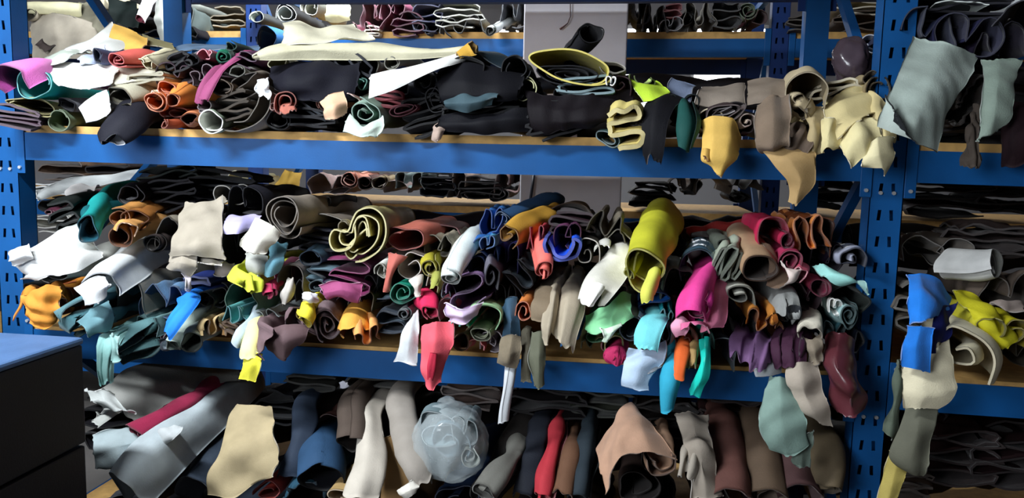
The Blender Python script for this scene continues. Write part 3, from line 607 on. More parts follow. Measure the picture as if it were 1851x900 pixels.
H('brown grey hide lying between the scroll and the beige bundle', '#86796c', [[(1348,190,-.02),(1350,165,.02),(1348,142,.1)],[(1392,180,-.03),(1394,160,.0),(1396,140,.1)],[(1432,180,-.02),(1432,160,.02),(1430,142,.1)]])
I('dark brown leather scroll with pale lining above the yellow tan hide', '#3e3234', [(1310,200,-.1)], 40, sp(1.7,.45,20), '#5c4e4c', sx=1.0, sz=.52, rot=10)
I('grey leather core inside the dark brown scroll', '#8c8486', [(1308,200,-.09)], 20, 'S', sz=.4, rot=12, cat=HD)
H('yellow tan leather hide hanging to a point over the beam', '#e3ba62', [[(1266,216,-.09),(1290,208,-.12),(1320,214,-.12),(1344,250,-.08)],[(1268,250,-.14),(1290,244,-.17),(1318,250,-.17),(1340,276,-.13)],[(1267,290,-.15),(1286,286,-.18),(1312,288,-.18),(1330,296,-.15)],[(1284,302,-.15),(1292,312,-.17),(1300,318,-.17),(1306,326,-.16)]], w=.004)
I('small curled corner of the yellow tan hide', '#d8ac58', [(1275,292,-.18),(1278,270,-.17)], [9,8], sp(1.3,.5,200), '#8a5a28', L=.03, ext=False, name='leather_roll')
I('pale yellow leather collar under the dark brown scroll', '#d8c288', [(1282,222,-.08)], 22, 'hook', sz=1.0, cat=HD)
I('plum brown leather hide between the scroll and the taupe hide', '#4a3236', [(1345,222,-.05)], 24, 'M', sx=.9, sz=.9, cat=HD)
I('cream pink leather curl beside the taupe hide', '#cdb8a4', [(1352,222,-.1)], 14, 'hook', '#8a7468', rot=20)
H('taupe suede hide draped over the shelf edge', '#7f6e5e', [[(1372,196,-.06),(1396,174,-.08),(1424,178,-.06)],[(1364,230,-.14),(1398,214,-.17),(1430,214,-.14)],[(1366,262,-.15),(1396,266,-.18),(1424,252,-.16)],[(1380,272,-.12),(1400,276,-.14),(1420,262,-.13)]], fin='s')
H('tan leather hide hanging to a long tongue below the beam', '#b89868', [[(1366,258,-.13),(1410,268,-.13),(1470,244,-.1)],[(1390,288,-.15),(1430,290,-.17),(1472,282,-.13)],[(1420,326,-.15),(1448,326,-.17),(1474,330,-.14)],[(1424,368,-.13),(1438,372,-.14),(1448,362,-.13)]], ci='#8a6c48')
I('dark taupe leather folds above the tan tongue', '#5f5146', [(1418,276,-.1),(1440,240,-.06)], [34,32], 'W', sx=1.0, sz=.5, rot=30, cat=HD)
I('beige leather hide arched like a hood on the pile', '#c5b595', [(1456,168,-.08),(1450,150,.05)], [40,34], 'arch', '#9c8c6c', sx=.85, sz=.95, rot=10, cat=HD)
I('beige leather tube below the beige hood', '#bfae8c', [(1442,208,-.1),(1446,190,-.02)], [17,18], sp(1.3,.7,40), '#7a6a4e', sz=1.2)
I('pale beige leather flap inside the beige hood', '#d0c09e', [(1446,180,-.1)], 17, 'hook', '#8a7856', cat=HD)
H('beige leather hide hanging beside the tan tongue', '#b8a57c', [[(1452,196,-.06),(1474,186,-.04),(1496,196,-.04)],[(1458,232,-.12),(1472,228,-.13),(1488,232,-.1)],[(1464,288,-.12),(1470,290,-.13),(1478,276,-.11)]])
I('small beige leather folds left of the cream bundle', '#a8966c', [(1478,212,-.07)], 20, 'W', '#6a5a3c', sx=.8, sz=1.1, cat=HD)
H('cream leather hide spread under the whole cream bundle', '#cdbd8a', [[(1486,182,.0),(1530,160,.04),(1600,150,.06)],[(1496,224,-.06),(1540,214,-.06),(1606,206,-.05)],[(1516,262,-.1),(1556,262,-.1),(1612,264,-.09)]], w=.008)
H('cream leather hide folded across the top of the cream bundle', '#d9c893', [[(1486,196,-.06),(1510,168,.0),(1566,152,.05)],[(1496,230,-.13),(1530,198,-.1),(1582,176,-.03)],[(1512,256,-.14),(1552,230,-.14),(1592,206,-.08)]], w=.008)
H('pale cream leather flap hanging in the middle of the bundle', '#e6d9a6', [[(1514,256,-.12),(1546,212,-.13),(1582,218,-.12)],[(1526,282,-.15),(1556,244,-.18),(1594,252,-.14)],[(1540,304,-.14),(1566,282,-.17),(1584,272,-.14)]], w=.008)
H('pale cream leather corner hanging lowest from the bundle', '#e9deb2', [[(1560,270,-.15),(1586,246,-.17),(1616,246,-.13)],[(1558,290,-.17),(1590,280,-.19),(1620,276,-.15)],[(1556,306,-.16),(1596,306,-.18),(1608,320,-.16)]], w=.006)
H('narrow cream leather strip folded at the left of the bundle', '#ddcf9c', [[(1488,216,-.1),(1502,214,-.13),(1518,236,-.12)],[(1484,248,-.14),(1498,250,-.16),(1516,264,-.13)],[(1486,276,-.13),(1496,266,-.15),(1508,270,-.13)]], w=.006)
H('cream leather hide tucked under the sage hide', '#d3c28e', [[(1566,166,-.02),(1590,176,-.04),(1606,196,-.04)],[(1576,208,-.1),(1594,214,-.12),(1608,224,-.11)],[(1582,254,-.13),(1602,252,-.15),(1620,256,-.12)]])
I('small beige leather rolls bunched behind the cream bundle', '#8f8062', [(1590,160,-.02)], 22, sp(2.0,.3,60), '#3a3226', sx=.9, sz=1.1)
I('beige leather curl on the crest of the cream bundle', '#a39270', [(1578,142,.02)], 14, 'hook', '#4a4030', sx=1.1)
I('cream leather sheet lying flat behind the bundle', '#bfb084', [(1512,162,.02)], 40, ('zz',3), sz=.35, rot=14, cat=HD)
# ================================================================ middle shelf of the main bay
GROUP = 'rolled hides on the middle shelf'
# --- left end
H('white leather hide with a wing hanging past the left rack post', '#d6d6d4', [[(14,462,-.16),(60,440,-.12),(110,412,-.05),(150,400,.05)],[(20,482,-.18),(66,462,-.17),(118,440,-.12),(165,420,-.02)],[(44,500,-.18),(84,484,-.2),(134,470,-.16),(180,448,-.05)],[(30,508,-.16),(90,502,-.2),(140,492,-.17),(190,462,-.06)]], ci='#a8aaa8', rag=.012, w=.008)
H('white leather wing tip curled beside the left rack post', '#d0d0ce', [[(10,462,-.2),(30,446,-.19),(56,448,-.18)],[(14,474,-.22),(34,464,-.22),(58,458,-.2)],[(22,482,-.2),(42,476,-.2),(60,466,-.19)]], w=.004)
I('pale grey leather roll lying under the white hide', '#b9b9b2', [(96,496,-.14),(160,480,.05),(225,440,.4)], [26,24,20], sp(1.4,.5,250), '#7c7c74', sx=1.2, sz=.8)
I('thick white leather roll pointing out of the middle shelf', '#d0d4d6', [(168,526,-.22),(205,498,-.1),(262,460,.15)], [34,36,34], 'hook', '#b4b8bc', sx=.95, sz=.8, rot=20, rag=.03, w=.007)
H('white leather corner hanging from the end of the thick white roll', '#dcdede', [[(136,520,-.24),(160,506,-.26),(190,500,-.24)],[(150,536,-.26),(172,526,-.28),(200,516,-.26)],[(156,552,-.25),(176,548,-.26),(192,536,-.25)]])
I('teal leather roll reaching up the pile left of the ochre rolls', '#1c8f8c', [(156,424,-.14),(172,400,-.05),(205,352,.3)], [27,26,20], sp(1.25,.75,255), '#0e4a5a', sx=.8, sz=1.15, rot=-22, rag=.03, w=.006)
I('dark teal leather tube inside the teal roll', '#14565c', [(158,408,-.09),(182,378,.05)], [17,15], sp(1.3,.6,60), '#081a24', sz=1.1)
I('dark green black hide with a square end under the teal roll', '#1f2624', [(112,394,.02),(160,370,.25)], [30,24], ('zz',4), sx=.7, sz=.9, rot=20, cat=HD)
I('thin wine red leather strip lying along the back of the pile', '#94506a', [(84,386,.12),(140,364,.35),(205,338,.7)], [9,8,7], sp(1.3,.5), sx=1.2, sz=.8, L=.05, cat=ST)
H('crumpled white leather hide behind the wine red strip', '#dcd8d6', [[(102,380,.2),(112,350,.35),(128,328,.5)],[(128,374,.24),(140,346,.4),(152,330,.55)],[(160,352,.35),(172,340,.5),(180,332,.6)]], w=.01)
H('long light grey hide stretched along the left of the pile', '#c4c8c8', [[(62,346,.3),(110,330,.6),(180,318,.8),(252,306,.95)],[(70,362,.25),(120,348,.5),(190,334,.7),(255,318,.85)]], w=.006)
I('black leather roll behind the left rack post', '#2a282c', [(84,372,.2)], 22, sp(1.5,.4), sx=1.2, sz=.8)
I('orange tan leather hide bunched in soft pleats at the left post', '#cc8534', [(84,562,-.16),(88,540,-.12),(104,528,.0)], [50,44,32], 'W', '#9a4c20', sx=.92, sz=.62, cat=HD, rag=.02, w=.009)
H('orange tan leather front flap of the pleated hide', '#d68f3c', [[(40,536,-.18),(66,520,-.2),(92,516,-.18),(112,522,-.16)],[(42,560,-.2),(66,556,-.22),(90,552,-.2),(110,556,-.18)],[(50,584,-.19),(70,592,-.2),(92,590,-.19),(104,574,-.17)]], w=.01, lam=.07)
I('rust leather hide in the gap beside the orange pleats', '#7c4228', [(126,548,-.03)], 26, 'M', cat=HD)
I('small black leather tube above the orange pleats', '#30302e', [(46,520,-.1)], 8, sp(1.2,.7), '#0c0c0c')
I('blue grey leather hide folded over itself beside the dark cabinet', '#5d858e', [(158,574,-.18),(172,560,-.1)], [44,40], 'Z', '#3c6068', sx=1.0, sz=.72, rot=22, cat=HD, w=.007)
H('blue grey leather flap lying on the folded blue grey hide', '#6b939c', [[(140,582,-.2),(166,560,-.21),(196,542,-.18)],[(156,596,-.22),(182,580,-.23),(206,562,-.19)],[(164,606,-.2),(190,602,-.2),(210,588,-.17)]])
I('soft taupe hide squeezed under the thick white roll', '#8e8a80', [(228,536,-.08)], 42, 'arch', '#5c5850', sx=.75, sz=1.05, rot=10, cat=HD, fin='s', w=.008)
I('slate blue suede hide crumpled beside the bright blue strip', '#4c6e90', [(290,545,-.08)], 44, 'M', '#30486a', sx=.95, sz=.85, cat=HD, fin='s', w=.01)
I('bright blue leather strip pointing down across the slate hide', '#2b80e6', [(296,604,-.2),(316,574,-.2),(340,542,-.14),(352,524,.0)], [20,22,23,20], 'arc', '#1a50a8', sz=1.6, rot=22, cat=ST, rag=.012)
I('navy leather hide under the bright blue strip', '#23306a', [(352,522,-.03)], 32, ('zz',3), sz=.7, cat=HD)
I('pale teal leather strip hanging past the beam left of the grey sheet', '#8dbcb8', [(190,700,-.19),(188,664,-.21),(192,632,-.21),(206,604,-.17),(246,588,-.06)], [15,18,20,20,24], 'pleat', '#5c8c8a', sx=.9, sz=.8, cat=ST, rag=.02)
H('narrow pale teal flap in front of the teal bundle', '#9fcac6', [[(194,606,-.22),(202,602,-.23),(212,608,-.22)],[(198,630,-.23),(206,630,-.24),(214,632,-.23)],[(202,652,-.22),(210,654,-.23),(218,650,-.22)]])
I('grey teal leather bundle sagging onto the lower beam', '#55797c', [(250,626,-.14),(256,606,-.06)], [40,38], 'Z', '#38565a', sx=.95, sz=.72, rot=12, cat=HD, w=.008)
I('grey teal leather curls above the sagging teal bundle', '#6c8c8e', [(262,588,-.1)], 26, 'W', '#3a5456', sx=1.1, sz=.6, rot=-10, cat=HD)
I('dull mauve leather hide between the bundle and the blue strip', '#6a5464', [(290,614,-.08)], 18, 'M', sx=1.2, sz=.8, cat=HD)
I('long pale sage leather roll beside the bright blue strip', '#a9b8ae', [(310,628,-.16),(336,600,-.1),(384,560,.1)], [15,18,17], sp(1.3,.6,280), '#4c5854', w=.003)
I('pale grey leather tube with a round open end', '#97a39d', [(346,620,-.16),(362,600,-.06)], [20,19], sp(1.12,.92,260), '#3c423e', w=.002)
I('small grey leather ring below the bright blue strip', '#9aa4ac', [(300,626,-.12)], 15, 'U', '#383c48', sx=1.1, sz=.8)
I('dark leather curl above the long pale sage roll', '#4c5454', [(366,545,-.06)], 17, 'hook', '#16181a', sx=1.0, sz=1.1, rot=-30)
I('black leather roll beside the green crumpled hide', '#22242a', [(396,538,-.04)], 20, sp(1.5,.4), sz=1.2)
I('tan leather hide folded in small loops on the board', '#cbb182', [(388,592,-.12),(394,584,-.04)], [20,20], 'W', '#7a5a34', sx=1.1, sz=.9, cat=HD)
I('moss green leather hide crumpled above the teal hide', '#668770', [(432,540,-.1)], 32, 'arch', '#3c5448', sx=1.0, sz=.95, cat=HD, w=.009)
I('crumpled sea teal leather hide under the moss green hide', '#62a8a6', [(422,570,-.14)], 26, 'W', '#2c6a70', sx=1.0, sz=.7, cat=HD, w=.008)
I('cream leather edges beneath the sea teal hide', '#d0baa0', [(420,592,-.12)], 22, ('zz',3), '#5c4634', sz=.5, rot=-18, cat=HD)
I('pale blue grey leather tube drooping over the beam edge', '#aebdc6', [(424,626,-.18),(434,604,-.17),(462,574,-.08),(478,562,.02)], [11,11,14,16], sp(1.3,.75,270), '#5a6670')
I('light grey leather ruffle above the drooping tube', '#b6c0c2', [(478,572,-.1)], 22, 'W', '#6a7476', sz=.55, rot=20, cat=HD)
H('bright yellow leather strip hanging below the beam', '#ece54a', [[(442,636,-.2),(458,634,-.21),(476,638,-.2)],[(436,662,-.21),(454,660,-.22),(472,662,-.21)],[(430,686,-.2),(448,688,-.21),(462,692,-.2)]], w=.002, cat=ST)
I('pale yellow leather strip looped over the beam edge', '#f0eaa0', [(455,644,-.2),(450,628,-.21),(458,606,-.17),(474,578,-.08)], [16,14,15,14], 'arch', '#b8b030', sx=.95, sz=.5, cat=ST)
# --- ochre rolls, beige hide and dark back pile
I('ochre brown leather roll at the top of the ochre bunch', '#b98246', [(212,396,-.04),(260,378,.15)], [22,20], sp(1.5,.4,120), '#7c4c24', sz=.9)
I('ochre brown leather tube with a dark mouth in the ochre bunch', '#c48a4a', [(214,428,-.1),(256,404,.1)], [20,22], sp(1.3,.6,60), '#6a3c1c', sz=1.05, rot=-20)
I('long dark ochre leather hide running back from the bunch', '#95602e', [(242,404,-.05),(300,376,.3)], [24,18], 'S', '#5a3418', sz=.8, cat=HD)
I('light ochre leather flap between the ochre rolls', '#d0985a', [(232,414,-.12),(246,404,.0)], [17,18], 'arch', sz=.7, rot=-25, cat=HD)
I('black brown leather scroll above the thick white roll', '#38302f', [(272,442,-.06)], 19, sp(2.1,.25,60), '#16120f', sx=1.1)
I('grey brown leather hide folded beside the beige hide', '#716a5e', [(300,424,-.04)], 28, 'arch', '#4a443c', sx=.75, sz=1.25, rot=-18, cat=HD)
H('large beige leather hide hanging flat in the middle of the pile', '#a2998a', [[(332,362,.0),(368,362,-.02),(408,352,.0)],[(318,410,-.1),(362,406,-.13),(404,400,-.1)],[(308,446,-.15),(356,442,-.18),(406,438,-.14)],[(302,466,-.15),(352,462,-.17),(410,472,-.14)]], w=.005, rag=.012)
H('lower beige leather fold under the large beige hide', '#a39a8c', [[(308,454,-.12),(332,450,-.14),(356,456,-.13)],[(298,474,-.15),(326,474,-.18),(358,482,-.15)],[(292,486,-.14),(324,494,-.16),(346,500,-.14)]], w=.006)
H('small beige leather corner right of the beige fold', '#bdb5a8', [[(364,470,-.12),(384,466,-.13),(404,474,-.12)],[(364,484,-.14),(382,480,-.15),(398,482,-.13)]])
H('tiny beige leather point hanging above the bright blue strip', '#b4acb0', [[(332,494,-.14),(340,492,-.14),(346,494,-.14)],[(335,510,-.15),(340,512,-.15),(344,508,-.15)],[(338,522,-.14),(340,526,-.14),(342,520,-.14)]])
H('curled top corner of a taupe hide above the beige hide', '#a79f90', [[(372,380,-.02),(388,362,.02),(404,354,.08)],[(380,386,-.06),(396,372,-.02),(412,362,.06)]])
I('grey suede hide behind the beige hide', '#6a665e', [(416,352,.05)], 30, 'M', sx=1.1, sz=.6, cat=HD)
I('long black leather roll lying across the back of the pile', '#22202c', [(232,352,.08),(300,334,.4)], [26,26], sp(1.5,.4), sx=1.2, sz=.8, L=.35)
I('broad black leather hide piled behind the ochre rolls', '#1e1c28', [(300,352,.15)], 52, ('zz',5), sx=1.1, sz=.5, rot=8, cat=HD)
I('black leather hide lying under the middle beam', '#20222c', [(396,336,.25)], 60, ('zz',4), sx=1.1, sz=.42, rot=-4, cat=HD)
I('dark green grey hide lying highest behind the ochre rolls', '#2c3a38', [(300,318,.4)], 60, ('zz',3), sz=.25, rot=10, cat=HD)
I('black leather hide crumpled above the lavender flap', '#2c2c36', [(438,366,.0)], 38, 'M', '#18181e', sx=.95, sz=.72, cat=HD, w=.009)
I('dark hide in the hollow under the lavender flap', '#20222c', [(424,446,-.02)], 34, 'M', sx=.9, sz=1.2, cat=HD)
H('lavender leather flap beside the big taupe scroll', '#b5aedb', [[(412,388,-.05),(440,384,-.04),(474,388,-.02)],[(404,404,-.1),(436,402,-.1),(466,406,-.06)],[(400,420,-.12),(426,424,-.12),(456,414,-.08)]], w=.003)
H('brown grey leather flap under the beige hide', '#8a8078', [[(386,478,-.06),(404,474,-.07),(424,478,-.06)],[(390,498,-.08),(406,500,-.09),(420,496,-.08)]])
# --- taupe scroll to plum
I('big taupe leather scroll with several turns', '#94897c', [(512,392,-.12),(560,384,.1),(620,380,.4)], [40,36,30], sp(2.6,.38,330), '#6c6258', sx=.95, nu=90)
H('pale lining of the taupe scroll hanging as a flap', '#dad6ca', [[(462,392,-.12),(486,400,-.15),(512,420,-.14)],[(446,424,-.16),(472,432,-.19),(500,438,-.16)],[(438,446,-.16),(458,460,-.18),(482,456,-.16)]], w=.005)
I('dark brown leather knot behind the taupe scroll', '#332a28', [(582,368,.15)], 14, 'M', sx=1, sz=.9, cat=HD)
I('grey brown leather hide lying behind the olive scroll', '#746b62', [(576,408,.02),(620,400,.2)], [40,34], 'arch', sx=1.1, sz=.5, rot=8, cat=HD)
H('light grey leather hide hanging under the taupe scroll', '#a9aaa4', [[(444,452,-.08),(464,458,-.1),(484,462,-.08)],[(446,476,-.12),(464,478,-.14),(482,482,-.12)],[(452,502,-.12),(466,504,-.14),(478,500,-.12)]])
H('steel teal suede hide hanging beside the light grey hide', '#5f8c9c', [[(486,446,-.06),(502,440,-.06),(522,440,-.04)],[(478,472,-.13),(496,472,-.15),(514,470,-.12)],[(470,500,-.12),(486,502,-.14),(502,494,-.12)]], fin='s')
I('acid yellow leather hide crumpled to a point', '#cdd548', [(462,530,-.16),(458,512,-.15),(448,494,-.08)], [12,24,28], 'W', '#8a9020', sx=1.0, sz=.55, rot=-25, cat=HD, w=.006)
I('crimson leather tube below the acid yellow hide', '#b63a5e', [(486,536,-.14),(498,514,-.06)], [14,14], sp(1.5,.3,60), '#8a2444', w=.002)
I('grey taupe leather hide arched over a pale tongue', '#8e8480', [(526,512,-.1)], 34, 'arch', '#5c5450', sx=.7, sz=1.0, rot=6, cat=HD)
H('pale grey leather tongue under the taupe arch', '#bdb7b0', [[(522,500,-.1),(530,500,-.11),(536,508,-.1)],[(512,526,-.13),(522,526,-.15),(532,528,-.13)],[(508,550,-.12),(516,552,-.13),(526,546,-.12)]])
I('plum leather hide behind the crimson tube', '#6c3c4c', [(512,492,-.03)], 20, 'M', cat=HD)
I('steel blue leather roll with a dark mouth', '#53708a', [(560,468,-.08),(590,452,.1)], [20,18], sp(1.2,.85,90), '#1c2a38', sx=1.0, sz=.8)
I('dark navy hide piled behind the steel blue roll', '#24283c', [(572,438,.0)], 42, ('zz',4), sx=.9, sz=.5, rot=-6, cat=HD)
I('grey blue leather loops below the steel blue roll', '#647c88', [(568,500,-.1)], 22, 'W', '#2c3a44', sx=.8, sz=1.0, rot=70, cat=HD)
I('small grey blue leather curl above the white knot', '#7e949e', [(572,518,-.12)], 15, sp(1.6,.3,60), '#34444c', sx=1.2, sz=.7)
I('dark grey leather fold beside the taupe arch', '#3a3a44', [(548,528,-.06)], 22, 'M', sz=1.1, cat=HD)
I('plum pink leather hide folded in a thick block', '#9a4674', [(626,500,-.12),(640,492,.0)], [44,40], 'Z', '#7a2c5a', sx=.95, sz=.7, rot=-6, cat=HD, w=.007)
H('plum pink leather lip at the front of the plum block', '#a04e78', [[(580,520,-.16),(612,508,-.18),(652,518,-.15)],[(584,530,-.18),(618,524,-.2),(654,532,-.16)],[(590,538,-.17),(620,540,-.18),(650,546,-.15)]])
I('small violet leather knot beside the white knot', '#94208c', [(586,531,-.18)], 11, 'hook', cat=HD)
H('white leather knot gripping the yellow roll', '#f4f4fa', [[(550,532,-.17),(562,526,-.19),(576,528,-.18)],[(546,540,-.2),(560,538,-.22),(578,540,-.19)],[(552,548,-.18),(564,548,-.2),(576,546,-.18)]], w=.008, lam=.05)
I('yellow leather roll with an open mouth under the white knot', '#dccc3e', [(546,584,-.2),(556,564,-.17),(568,546,-.1)], [24,22,16], sp(1.4,.4,250), '#9a8820', sx=.9, sz=.95)
I('mauve brown leather hide spread in a wide ruffle', '#735e62', [(520,600,-.18),(524,586,-.1)], [58,50], 'W', '#4a383c', sx=1.0, sz=.55, rot=10, cat=HD, w=.009)
H('mauve brown leather hide hanging over the beam below the ruffle', '#6c575a', [[(476,592,-.15),(516,588,-.2),(560,584,-.16)],[(482,618,-.18),(516,614,-.22),(556,606,-.18)],[(496,640,-.17),(512,656,-.19),(532,636,-.18)]], ci='#4a3a3c', w=.007)
I('mauve grey leather scroll with a tight spiral', '#7a686c', [(592,590,-.15),(600,572,-.05)], [34,32], sp(2.6,.15,250), '#564448', sx=.85, nu=90)
I('dark plum hide between the plum block and the scroll', '#4a2440', [(632,556,-.05)], 24, 'M', cat=HD)
I('huge olive leather roll folded in a heart shaped double spiral', '#9c9262', [(646,424,-.12),(670,416,.1)], [50,44], 'heart', '#c2b878', nu=110, th=.0045, rot=-4, w=.002)
I('olive leather inner layers of the heart shaped roll', '#a59b66', [(648,424,-.115),(668,417,.08)], [36,34], 'heart', '#cabf80', nu=90, th=.004, rot=-6, w=.001)
I('small olive leather tube curled beside the heart shaped roll', '#a89c78', [(622,412,-.1)], 12, sp(1.3,.75,120), '#6a604a')
I('olive brown leather hide hidden under the plum block', '#8a7648', [(654,544,-.04)], 22, 'arch', cat=HD)
I('mustard orange leather hide folded left of its ruffled twin', '#dca046', [(630,606,-.16),(636,582,-.12),(650,562,.0)], [26,32,26], 'arch', '#9a5c1e', sx=.9, sz=.65, rot=24, cat=HD, rag=.02)
I('amber leather hide ruffled over the board edge', '#dc9a5c', [(664,614,-.16),(664,592,-.12),(668,576,.0)], [28,28,24], 'W', '#a85a24', sx=.85, sz=.7, cat=HD, rag=.018)
# --- terracotta to blue
I('terracotta leather hide rolled over at the back of the pile', '#bf6c5c', [(728,436,-.06),(770,420,.15)], [40,36], sp(1.3,.6,200), '#8a3c34', sx=.95, sz=.72, rot=10, w=.006)
H('terracotta leather tail hanging from the rolled hide', '#b9675c', [[(702,456,-.1),(720,458,-.12),(738,462,-.1)],[(700,482,-.13),(710,482,-.14),(724,480,-.12)],[(696,506,-.13),(702,506,-.14),(708,504,-.13)],[(694,528,-.13),(700,530,-.13),(706,526,-.13)]], w=.002)
I('dark red leather hide stretching back from the terracotta roll', '#7c3c38', [(800,424,.15)], 36, 'arch', sz=.5, cat=HD)
I('small white leather roll below the terracotta hide', '#dcdcd4', [(688,492,-.12),(716,470,.02)], [14,14], sp(1.7,.35,200), '#8e8c80')
I('black leather hide in the gap left of the emerald scroll', '#26242c', [(676,520,-.02)], 24, 'M', sz=1.2, cat=HD)
I('grey brown leather hide arched over a pale lining', '#6f655f', [(744,486,-.1)], 32, 'hook', '#a89c94', sx=1., sz=.95, cat=HD)
H('pale leather tip hanging under the grey brown arch', '#cfc4bc', [[(736,506,-.13),(752,500,-.14),(766,492,-.12)],[(748,520,-.15),(756,516,-.16),(764,508,-.14)],[(750,530,-.14),(754,534,-.14),(758,524,-.14)]])
I('emerald green leather scroll with a loose spiral', '#22a488', [(725,530,-.14)], 25, sp(2.2,.15,60), '#157a64', sx=1.0, sz=1.05, w=.003)
I('olive yellow leather scroll below the taupe knot', '#b0a636', [(778,488,-.11),(784,470,.0)], [15,16], sp(1.9,.25,60), '#8a8020', sz=1.2)
I('olive leather strip hanging under the olive yellow scroll', '#9ea050', [(782,526,-.13),(788,510,-.12),(798,494,-.03)], [9,10,11], 'arch', sx=.8, cat=ST)
I('taupe leather hide knotted above the olive yellow scroll', '#9c9280', [(792,446,-.02)], 26, 'M', '#5c5648', sx=1.0, sz=.75, cat=HD, w=.008)
I('slate leather hide folded under the emerald scroll', '#55626e', [(704,574,-.12)], 34, 'Z', '#303844', sx=.85, sz=1.0, cat=HD)
I('light grey leather curl below the emerald scroll', '#9aa0a2', [(727,570,-.14)], 13, sp(1.9,.2,60), '#4c5256')
H('pale grey leather strip hanging over the beam beside the pink hide', '#cfd3d6', [[(738,578,-.15),(748,566,-.14),(756,556,-.12)],[(726,600,-.19),(742,600,-.2),(756,598,-.18)],[(720,628,-.2),(738,630,-.21),(756,630,-.19)],[(714,652,-.19),(736,658,-.2),(754,660,-.19)]], w=.002, cat=ST, rag=.014)
I('crimson pink leather tube above the long pink hide', '#d42e58', [(780,572,-.18),(776,548,-.12),(768,528,.0)], [20,20,18], sp(1.3,.6,250), '#9a1c3c', sz=.9)
H('long coral pink leather hide hanging to a point below the beam', '#e8606e', [[(764,590,-.15),(788,576,-.18),(816,578,-.15)],[(758,622,-.2),(786,618,-.23),(818,612,-.19)],[(760,660,-.21),(782,664,-.23),(808,650,-.2)],[(768,690,-.2),(778,706,-.21),(790,688,-.2)]], w=.004)
I('red hollow curl at the tip of the long pink hide', '#c23048', [(777,688,-.245),(781,664,-.25),(785,638,-.24)], [9,13,7], sp(1.4,.4,250), '#8a1c30', ext=False)
I('coral leather hide behind the long pink hide', '#e2687c', [(806,562,-.08)], 20, 'arch', sx=.9, sz=1.2, cat=HD)
I('white leather roll bound in turns pointing down', '#e2eae8', [(812,508,-.18),(822,478,-.12),(846,440,.02),(862,424,.15)], [21,24,24,18], sp(2.0,.3,100), '#aab4b0', w=.003)
I('navy leather loops under the white roll', '#2a3448', [(806,530,-.08)], 16, 'hook', '#78828e', sz=1.3)
I('blue leather hide crumpled at the top of the blue heap', '#3a72b8', [(890,402,.05)], 24, 'M', '#1c4080', sx=.8, sz=1.1, cat=HD, w=.009)
I('mid blue leather hide in the centre of the blue heap', '#2f66ae', [(872,452,-.06)], 30, 'arch', '#18345e', sx=.9, sz=.8, rot=-10, cat=HD, w=.008)
I('light blue leather scrap in the blue heap', '#58a0cc', [(880,440,-.1)], 13, 'M', '#2c5c94', cat=HD)
I('dark blue leather roll at the foot of the blue heap', '#1e3a6c', [(862,482,-.06)], 28, sp(1.6,.4,80), '#101c38', sx=.9)
I('indigo leather hide right of the blue heap', '#2a2868', [(912,470,-.02)], 30, 'M', '#16143a', sx=.9, sz=1.0, cat=HD, w=.008)
I('grey leather strip looped under the blue heap', '#6a6874', [(888,502,-.12),(892,486,.0)], [19,20], 'hook', '#34343c', sx=.8, sz=1.4)
I('charcoal leather hide crumpled above the orange roll', '#32383e', [(944,498,-.08)], 38, 'W', '#1a1c22', sx=.8, sz=.9, rot=50, cat=HD, w=.007)
I('lilac leather hide folded with a deep hollow', '#94749e', [(838,534,-.15)], 40, 'S', '#6a4c74', sx=.95, sz=.8, rot=14, cat=HD, w=.007)
H('pale lilac leather lip under the lilac fold', '#d8c2e0', [[(806,548,-.17),(834,560,-.21),(872,544,-.16)],[(810,566,-.19),(836,572,-.22),(870,556,-.17)],[(814,578,-.18),(840,582,-.2),(862,570,-.17)]])
I('pale green leather hide folded over at its left edge', '#addaa6', [(874,576,-.17),(880,566,-.06)], [32,30], 'arch', '#6a9a68', sx=.95, sz=.68, rot=-4, cat=HD)
I('small turquoise leather scrap under the lilac lip', '#1ad8b8', [(830,588,-.17)], 15, 'W', sz=.6, cat=HD, w=.006)
I('tan leather tube standing on the board beside the red scrap', '#c4aa8a', [(834,618,-.13)], 14, sp(1.2,.8,250), '#6c5038', sz=1.1)
I('pale olive leather roll under the pale green hide', '#b5b99c', [(866,604,-.15)], 19, sp(1.5,.5,30), '#74785e', sx=1.1, sz=.7)
I('small red leather scrap on the board', '#d85656', [(858,626,-.12)], 14, 'arch', sz=.7, cat=HD)
I('mauve grey leather scrap on the board beside the denim hide', '#8e7e88', [(888,620,-.1)], 17, 'M', sz=.9, cat=HD)
H('dark denim blue leather strip hanging down to the board', '#3b566c', [[(908,560,-.06),(918,540,-.06),(930,536,-.05)],[(908,590,-.12),(924,580,-.13),(940,580,-.1)],[(906,622,-.12),(924,620,-.13),(942,616,-.1)]])
I('black hide in the gap left of the orange roll', '#1c2028', [(914,540,-.02)], 24, 'M', sx=.7, sz=1.4, cat=HD)
I('bright orange leather roll end beside the denim strip', '#e68a48', [(945,566,-.14)], 21, sp(1.7,.3,200), '#b0582a', sx=.9, sz=1.05)
